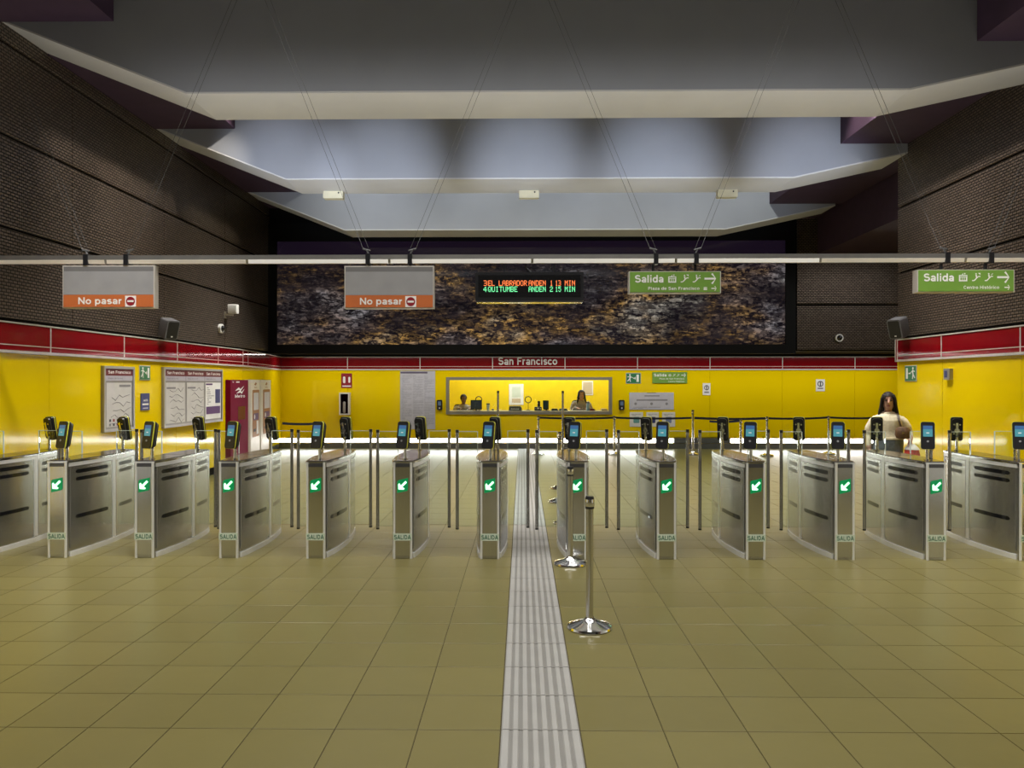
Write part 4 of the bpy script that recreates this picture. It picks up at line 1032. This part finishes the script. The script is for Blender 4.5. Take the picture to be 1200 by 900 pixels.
o = desk_item('cup', 'pale takeaway cup with a dark lid beside the left monitor', 'cup', 572); MB().lathe([(.032, 0), (.045, .16)], 16).build('body', mat('cup_blue', (.45, .55, .60), .5), o); MB().lathe([(.048, .1601), (.048, .18), (.036, .195)], 16).build('lid', M_dktxt, o)
o = desk_item('cup', 'pale blue bottle beside the right clerk', 'bottle', 689); MB().lathe([(.045, 0), (.045, .17), (.025, .2)], 16).build('body', mat('bottle_blue', (.25, .40, .62), .3), o); MB().lathe([(.05, .2001), (.05, .225)], 16).build('lid', M_dktxt, o)
o = desk_item('printer', 'low dark printer on the counter below the white poster', 'printer', 604); MB().prism([(-.17, 0), (.17, 0), (.17, .07), (.13, .12), (-.15, .12), (-.17, .09)], 'y', -.12, .12).build('body', mat('printer_grey', (.07, .08, .08), .4), o); MB().box(-.12, .10, -.128, -.12, .03, .06).build('tray', M_paper, o)
o = desk_item('cash_box', 'dark blue cash box on the counter', 'box', 630.5); MB().prism(rrect(.19, .10, .012, 3, 0, .052), 'y', -.09, .09).build('body', mat('box_navy', (.03, .04, .07), .35), o); MB().box(-.03, .03, -.096, -.09, .05, .08).build('latch', M_wline, o)
o = desk_item('desk_phone', 'black upright desk phone in the middle of the counter', 'phone', 631.5, YD+.2); MB().box(-.05, .05, -.05, .05, 0, .03).build('foot', M_blk, o); MB().prism(rrect(.07, .22, .02, 3, 0, .14), 'y', -.02, .02).build('handset', M_blk, o)
o = desk_item('mouse', 'small black mouse on the counter behind the tall post', 'mouse', 577.5); MB().ell((0, 0, .025), (.035, .055, .025)).build('shell', M_blk, o); MB().tube((0, -.03, .045), (0, -.012, .050), .006, 8).build('wheel', M_greytxt, o)
for px, l, m, w_ in ((650, 'black keypad beside the tilted monitor', M_blk, .18), (660, 'dark folder beside the right clerk', M_mon, .22), (694, 'small maroon booklet right of the right clerk', M_maroon, .14), (708, 'stack of cream paper at the right end of the counter', M_beige, .16)):
    o = desk_item('desk_item' if False else 'paper_stack' if 'paper' in l else 'keypad' if 'keypad' in l else 'folder' if 'folder' in l else 'booklet', l, 'stationery', px)
    MB().box(-w_/2, w_/2, -.11, .11, 0, .03).build('lower_sheet', m, o); MB().box(-w_/2+.012, w_/2-.02, -.10, .095, .0301, .055).build('upper_sheet', m, o)
def office_item(name, label, cat, x0, x1, y0, y1):
    (a, zt), (b, zb) = at(x0, y0, OY1), at(x1, y1, OY1)
    o = thing(name, label, cat, ((a+b)/2, OY1, zb)); return o, b-a, zt-zb
o, W, H = office_item('office_poster', 'white poster on the yellow office wall between the ring lamps', 'poster', 596.5, 613.5, 450, 474.5)
plate(o, W, H, M_white, .01); plate(o, W, H, mat('poster_pale', (.60, .66, .58), .5), .012, 'picture', -W*.3, W*.3, H*.36, H*.86); plate(o, W, H, M_beige, .012, 'lower_picture', -W*.3, W*.3, H*.1, H*.3)
o, W, H = office_item('pin_board', 'beige pin board on the yellow office wall behind the right clerk', 'board', 682, 695, 446.5, 463)
plate(o, W, H, M_white, .012, 'frame'); plate(o, W, H, M_beige, .018, 'cork', -W/2+.03, W/2-.03, .03, H-.03)

# ------------------------------------------------------------------ people
def ring(c, rx, ry, t=(0, 0, 1), n=16, side=None):
    """ellipse round c perpendicular to t; rx along the side axis"""
    t = Vector(t).normalized(); c = Vector(c)
    s = Vector(side) if side else Vector((1, 0, 0))
    s = (s - t*s.dot(t)); 
    if s.length < 1e-3: s = Vector((0, 1, 0)) - t*t.y
    s.normalize(); u = t.cross(s)
    return [c + s*rx*math.cos(2*PI*i/n) + u*ry*math.sin(2*PI*i/n) for i in range(n)]
def limb(b, pts, n=14):
    """pts: (x,y,z,rx,ry); tube along the polyline"""
    rings = []
    for i, p in enumerate(pts):
        a = Vector(pts[max(i-1, 0)][:3]); c = Vector(pts[min(i+1, len(pts)-1)][:3])
        rings.append(ring(p[:3], p[3], p[4], c-a, n))
    b.loft(rings)
def fuse(b, name, voxel, smooth=6, it=.5):
    """fuses the overlapping closed shapes of b into one continuous smooth surface"""
    me = b.mesh(name, M_white); o = bpy.data.objects.new(name, me); C.objects.link(o)
    r = o.modifiers.new('r', 'REMESH'); r.mode = 'VOXEL'; r.voxel_size = voxel; r.use_smooth_shade = True
    s = o.modifiers.new('s', 'SMOOTH'); s.iterations = smooth; s.factor = it
    dg = bpy.context.evaluated_depsgraph_get(); m2 = bpy.data.meshes.new_from_object(o.evaluated_get(dg)); m2.name = name
    bpy.data.objects.remove(o); m2.materials.clear(); return m2
def paint(me, mats, fn):
    for m in mats: me.materials.append(m)
    for p in me.polygons: p.material_index = fn(p.center); p.use_smooth = True
def hand(b, w, d, thumb, curl=.5, k=1.0):
    """hand hanging from the wrist w along d; five bent fingers, thumb towards the given direction"""
    w = Vector(w); d = Vector(d).normalized(); th = Vector(thumb).normalized(); th = (th-d*th.dot(d)).normalized(); nrm = d.cross(th)
    limb(b, [tuple(w)+(.026*k, .020*k), tuple(w+d*.03*k)+(.034*k, .016*k), tuple(w+d*.075*k)+(.040*k, .014*k), tuple(w+d*.095*k)+(.036*k, .010*k)])
    # palm is widest along the thumb direction
    for i, (o_, L_) in enumerate(((.030, .066), (.010, .076), (-.010, .070), (-.028, .055))):
        a = w+d*.085*k+th*o_*k; pts = [a]
        for j, f_ in enumerate((.42, .32, .26)):
            ang = curl*(j+1)*.62; pts.append(pts[-1] + (d*math.cos(ang)+nrm*math.sin(ang))*L_*f_*k)
        limb(b, [tuple(p)+((.0085-.0010*j)*k,)*2 for j, p in enumerate(pts)], 8)
    a = w+d*.03*k+th*.025*k; q = [a, a+(d*.5+th*.85)*.032*k, a+(d*.85+th*.75)*.058*k, a+(d*1.05+th*.55+nrm*.3)*.075*k]
    limb(b, [tuple(p)+((.0105-.001*j)*k,)*2 for j, p in enumerate(q)], 8)
def head(b, c, k=1.0, nose=True):
    """c: centre of the head; face towards -y; height .23*k"""
    x, y, z = c
    prof = [(-.118, .030, .034, -.028), (-.105, .046, .058, -.018), (-.08, .060, .076, -.008), (-.045, .069, .088, 0), (0, .074, .095, .004), (.045, .075, .096, .006), (.08, .066, .084, .008), (.105, .045, .058, .010), (.116, .020, .028, .010)]
    b.loft([ring((x, y+d*k, z+h*k), a*k, e*k) for h, a, e, d in prof])
    if nose: limb(b, [(x, y-.086*k, z+.025*k, .008*k, .006*k), (x, y-.098*k, z-.005*k, .011*k, .010*k), (x, y-.104*k, z-.022*k, .014*k, .012*k), (x, y-.094*k, z-.036*k, .010*k, .007*k)], 10)
    for s in (-1, 1): b.ell((x+s*.076*k, y+.010*k, z-.005*k), (.010*k, .022*k, .032*k), 10, 8)
def face(o, c, k=1.0, open_mouth=False, lip=(.30, .05, .05)):
    x, y, z = c
    for s in (-1, 1):
        MB().ell((x+s*.031*k, y-.082*k, z+.010*k), (.014*k, .008*k, .008*k), 10, 6).build('eye', M_dktxt, o)
        MB().prism([(x+s*.014*k, z+.030*k), (x+s*.034*k, z+.038*k), (x+s*.050*k, z+.030*k), (x+s*.034*k, z+.032*k)], 'y', y-.095*k, y-.078*k).build('eyebrow', M_hair, o)
    MB().ell((x, y-.080*k, z-.060*k), (.024*k, .012*k, .010*k if open_mouth else .007*k), 12, 6).build('mouth', mat('lips', lip, .5), o)
M_hair = mat('dark_hair', (.012, .007, .005), .65, spec=.25, var=.4, vscale=40, stretch=(6, 6, .5))
M_skin = mat('skin', (.52, .29, .21), .5, var=.05, vscale=12)
M_skin2 = mat('skin_brown', (.16, .075, .045), .5, var=.05)
M_cream = mat('cream_knit', (.70, .62, .44), .85, var=.10, vscale=40, bump=.3, bscale=120)
M_jean = mat('blue_grey_denim', (.15, .185, .235), .8, var=.15, vscale=30, bump=.2, bscale=200)
M_shoe = mat('dark_shoe', (.03, .025, .025), .5)
PX, PY = at(1041, 470, 10.2)[0], 10.2
woman = thing('person', 'woman in a cream sweater and jeans with a brown shoulder bag', 'person', (PX, PY, 0), -.40)
b = MB()
b.loft([ring((0, 0, z), rx, ry) for z, rx, ry in ((.74, .150, .110), (.80, .182, .132), (.88, .188, .138), (.95, .180, .132), (1.02, .172, .126), (1.10, .178, .128), (1.17, .182, .125), (1.225, .165, .105), (1.26, .115, .080), (1.285, .065, .060))])
limb(b, [(0, .012, 1.25, .052, .052), (0, .006, 1.30, .046, .048), (0, -.002, 1.36, .047, .050)])
head(b, (0, -.004, 1.425), .98)
for s in (-1, 1):
    limb(b, [(s*.088, 0, .80, .098, .108), (s*.092, -.01, .62, .080, .088), (s*.095, -.012, .46, .060, .064), (s*.096, .005, .30, .055, .060), (s*.098, .015, .10, .042, .046), (s*.098, .012, .05, .044, .05)])
    limb(b, [(s*.098, .05, .035, .038, .034), (s*.10, -.04, .035, .044, .036), (s*.102, -.12, .028, .046, .028), (s*.102, -.17, .022, .034, .020)])
# bag side (picture right): arm hangs, sleeve pushed up; other arm relaxed
limb(b, [(.140, 0, 1.195, .052, .058), (.186, .005, 1.15, .058, .060), (.228, .015, 1.08, .056, .058), (.248, .020, 1.01, .048, .050), (.256, -.015, .965, .041, .043), (.256, -.075, .925, .032, .034), (.252, -.120, .895, .026, .022)])
hand(b, (.252, -.118, .898), (-.02, -.25, -1), (-.35, -1, .2), 1.15, .92)
limb(b, [(-.140, 0, 1.195, .052, .058), (-.186, .005, 1.15, .058, .060), (-.232, .015, 1.06, .056, .058), (-.245, .012, .96, .047, .048), (-.242, -.02, .86, .038, .040), (-.236, -.045, .79, .028, .026)])
hand(b, (-.236, -.045, .795), (.02, -.10, -1), (.35, -1, 0), .7, .92)
wm = fuse(b, 'body', .0065, 5)
def wcol(p):
    if p.z < .055 or (p.z < .075 and p.y < -.02): return 3
    if p.z < .925 and abs(p.x) < .205 and not (p.x > .195 or p.x < -.195): return 2
    if (p.x > .20 and (p.z < .93 or (p.y < -.055 and p.z < 1.0))) or (p.x < -.19 and p.z < .83): return 0
    if p.z > 1.262 and math.hypot(p.x, p.y) < .14: return 0
    return 1
paint(wm, [M_skin, M_cream, M_jean, M_shoe], wcol)
body = put('body', wm, woman)
face(body, (0, -.004, 1.425), .98, True)
h = MB(); hc = Vector((0, .004, 1.44))
h.ell((0, .012, 1.450), (.089, .118, .108), 18, 14)
for s in (-1, 1):
    limb(h, [(s*.052, -.028, 1.512, .024, .040), (s*.078, -.036, 1.465, .018, .042), (s*.086, -.030, 1.40, .020, .050), (s*.092, -.020, 1.33, .022, .050), (s*.102, -.020, 1.285, .024, .042), (s*.114, -.035, 1.25, .016, .026), (s*.118, -.042, 1.235, .010, .014)])
limb(h, [(0, .07, 1.48, .085, .06), (0, .085, 1.38, .088, .05), (0, .095, 1.28, .095, .045), (0, .10, 1.19, .085, .03)])
hm = fuse(h, 'hair', .008, 4)
# keep the face free of hair
bm = bmesh.new(); bm.from_mesh(hm)
bmesh.ops.delete(bm, geom=[v for v in bm.verts if v.co.y < -.050 and abs(v.co.x) < .056-.5*max(0, v.co.z-1.44) and v.co.z < 1.496], context='VERTS'); bm.to_mesh(hm); bm.free()
paint(hm, [M_hair], lambda p: 0); put('hair', hm, woman)
# collar and hem of the sweater
MB().torus((0, .004, 1.268), .072, .013, 'z', 24, 8).build('collar', M_cream, woman)
hem = MB(); hem.loft([ring((0, 0, z), rx, ry, n=24) for z, rx, ry in ((.915, .180, .130), (.918, .194, .144), (.945, .192, .142), (.948, .178, .13))]); hem.build('hem', M_cream, woman)
# shoulder bag hanging on her arm side
bag = thing('shoulder_bag', 'brown leather shoulder bag on the woman in the cream sweater', 'bag', (PX, PY, 0), -.40)
bb = MB(); bb.loft([ring((.165, -.165, z), rx, ry, n=20) for z, rx, ry in ((.935, .05, .025), (.945, .082, .045), (.99, .098, .052), (1.05, .092, .045), (1.085, .070, .030), (1.092, .04, .015))])
bb.build('pouch', mat('brown_leather', (.11, .055, .025), .5, var=.5, vscale=30), bag)
sb = MB(); pth = [(.110, .050, 1.262), (.105, -.020, 1.278), (.110, -.090, 1.235), (.122, -.142, 1.17), (.140, -.150, 1.10), (.150, -.155, 1.075)]
for p, q in zip(pth, pth[1:]): sb.tube(p, q, .013, 8)
sb.build('strap', mat('dark_leather', (.05, .025, .015), .5), bag)
MB().box(.150, .180, -.222, -.210, 1.00, 1.03).build('clasp', mat('brass', (.5, .36, .12), .3, .9), bag)
# shopping bag in her hand
sh = thing('shopping_bag', 'white and red plastic bag in the hand of the woman', 'bag', (PX, PY, 0), -.40)
MB().loft([ring((.268, -.165, z+.125), rx, ry, n=16) for z, rx, ry in ((.52, .05, .03), (.525, .092, .05), (.60, .098, .058), (.665, .085, .048), (.67, .05, .02))]).build('red_pack', mat('red_pack', (.62, .06, .05), .5, var=.3, vscale=30), sh)
MB().loft([ring((.268, -.165, z+.125), rx, ry, n=16) for z, rx, ry in ((.505, .06, .03), (.512, .102, .058), (.519, .104, .06))]).build('bag_bottom', M_white, sh)
hb = MB(); hb.loft([ring((.268, -.165, z+.125), rx, ry, n=16) for z, rx, ry in ((.671, .094, .054), (.70, .078, .042), (.735, .045, .018), (.742, .02, .01))]); hb.build('bag_top', mat('white_plastic', (.70, .66, .62), .4), sh)

def clerk(label, px, py_top, y, long_hair, top_m, rz):
    """clerk seated behind the counter, forearms on the worktop, facing the window"""
    X, zt = at(px, py_top, y)
    o = thing('person', label, 'person', (X, y, 0), rz)
    dz = zt-1.405
    b = MB()
    b.loft([ring((0, yy, z+dz), rx*1.14, ry*1.05) for z, rx, ry, yy in ((.66, .17, .14, .02), (.72, .185, .14, .02), (.82, .165, .115, .01), (.95, .165, .11, -.005), (1.04, .18, .108, -.015), (1.09, .16, .09, -.015), (1.13, .11, .07, -.012), (1.155, .06, .055, -.012))])
    limb(b, [(0, -.01, 1.12+dz, .05, .05), (0, -.02, 1.18+dz, .045, .047), (0, -.03, 1.23+dz, .046, .05)])
    hc = (0, -.04, 1.29+dz); head(b, hc, .98)
    for s in (-1, 1):
        limb(b, [(s*.15, -.01, 1.08+dz, .066, .066), (s*.215, -.02, 1.02+dz, .066, .062), (s*.26, -.04, .92+dz, .055, .055), (s*.25, -.08, .84+dz, .044, .046), (s*.19, -.17, DZ+.075, .038, .038), (s*.13, -.26, DZ+.055, .028, .024)])
        hand(b, (s*.13, -.26, DZ+.050), (-s*.4, -1, -.1), (-s, .4, .3), .5, .9)
        limb(b, [(s*.09, .02, .70+dz, .10, .09), (s*.10, -.16, .69+dz, .085, .08), (s*.11, -.34, .68+dz, .066, .066), (s*.11, -.42, .64+dz, .062, .062), (s*.11, -.41, .45, .054, .054), (s*.11, -.38, .12, .042, .046), (s*.11, -.38, .06, .04, .05)])
        limb(b, [(s*.11, -.35, .035, .036, .032), (s*.11, -.44, .03, .042, .03), (s*.11, -.54, .022, .03, .02)])
    me = fuse(b, 'body', .009, 4)
    def col(p):
        if p.z < .06: return 3
        if p.z > 1.135+dz and math.hypot(p.x, p.y) < .17: return 0
        if p.y < -.25 and p.z > DZ-.02: return 0
        if p.z < .78+dz and (p.z < .62+dz or p.y < -.06 or p.z < .66+dz): return 2
        return 1
    paint(me, [M_skin2 if not long_hair else M_skin, top_m, M_jean, M_shoe], col); bd = put('body', me, o)
    face(bd, hc, .98)
    h = MB(); k = .98
    if long_hair:
        h.ell((0, -.020, 1.318+dz), (.096, .112, .106), 16, 12)
        for s in (-1, 1): limb(h, [(s*.06, -.06, 1.37+dz, .03, .045), (s*.084, -.05, 1.30+dz, .02, .05), (s*.095, -.045, 1.20+dz, .026, .05), (s*.11, -.06, 1.10+dz, .026, .04), (s*.12, -.08, 1.02+dz, .016, .025)])
        limb(h, [(0, .05, 1.34+dz, .085, .05), (0, .06, 1.22+dz, .09, .045), (0, .075, 1.08+dz, .08, .03)])
    else:
        h.ell((0, -.018, 1.325+dz), (.094, .108, .100), 16, 12)
    hm = fuse(h, 'hair', .009, 3)
    bm = bmesh.new(); bm.from_mesh(hm)
    lim = 1.350+dz
    bmesh.ops.delete(bm, geom=[v for v in bm.verts if (v.co.y < -.085 and abs(v.co.x) < .052 and v.co.z < lim) or (not long_hair and v.co.z < 1.27+dz)], context='VERTS'); bm.to_mesh(hm); bm.free()
    paint(hm, [M_hair], lambda p: 0); put('hair', hm, o)
    # swivel chair under the clerk
    c = thing('office_chair', 'black office chair under the %s clerk' % ('right' if long_hair else 'left'), 'chair', (X, y, 0), rz)
    sz = .60+dz
    MB().prism(rrect(.46, .46, .08, 4, 0, .02), 'z', sz-.06, sz, 0, True).build('seat', M_blk, c)
    MB().prism(rrect(.42, .42, .08, 4, 0, sz+.33), 'y', .24, .29, 0, True).build('backrest', M_blk, c)
    MB().box(-.03, .03, .18, .24, sz-.05, sz+.2).build('back_support', M_blk, c)
    MB().tube((0, 0, .06), (0, 0, sz-.06), .028, 12).build('column', M_chrome, c)
    for i in range(5):
        a = 2*PI*i/5+.3; MB().tube((0, 0, .09), (.26*math.cos(a), .26*math.sin(a), .05), .02, 8, 0, .014).tube((.26*math.cos(a), .26*math.sin(a)-.012, .026), (.26*math.cos(a), .26*math.sin(a)+.012, .026), .026, 10).build('leg', M_blk, c)
M_top1 = mat('grey_shirt', (.30, .27, .23), .8, var=.2, vscale=25); M_top2 = mat('grey_check', (.33, .29, .27), .8, var=.45, vscale=45)
clerk('clerk with short dark hair and grey shirt behind the office window', 543, 462.5, 20.30, False, M_top1, .25)
clerk('clerk with long dark hair and grey patterned top behind the office window', 681, 457.5, 20.30, True, M_top2, .10)
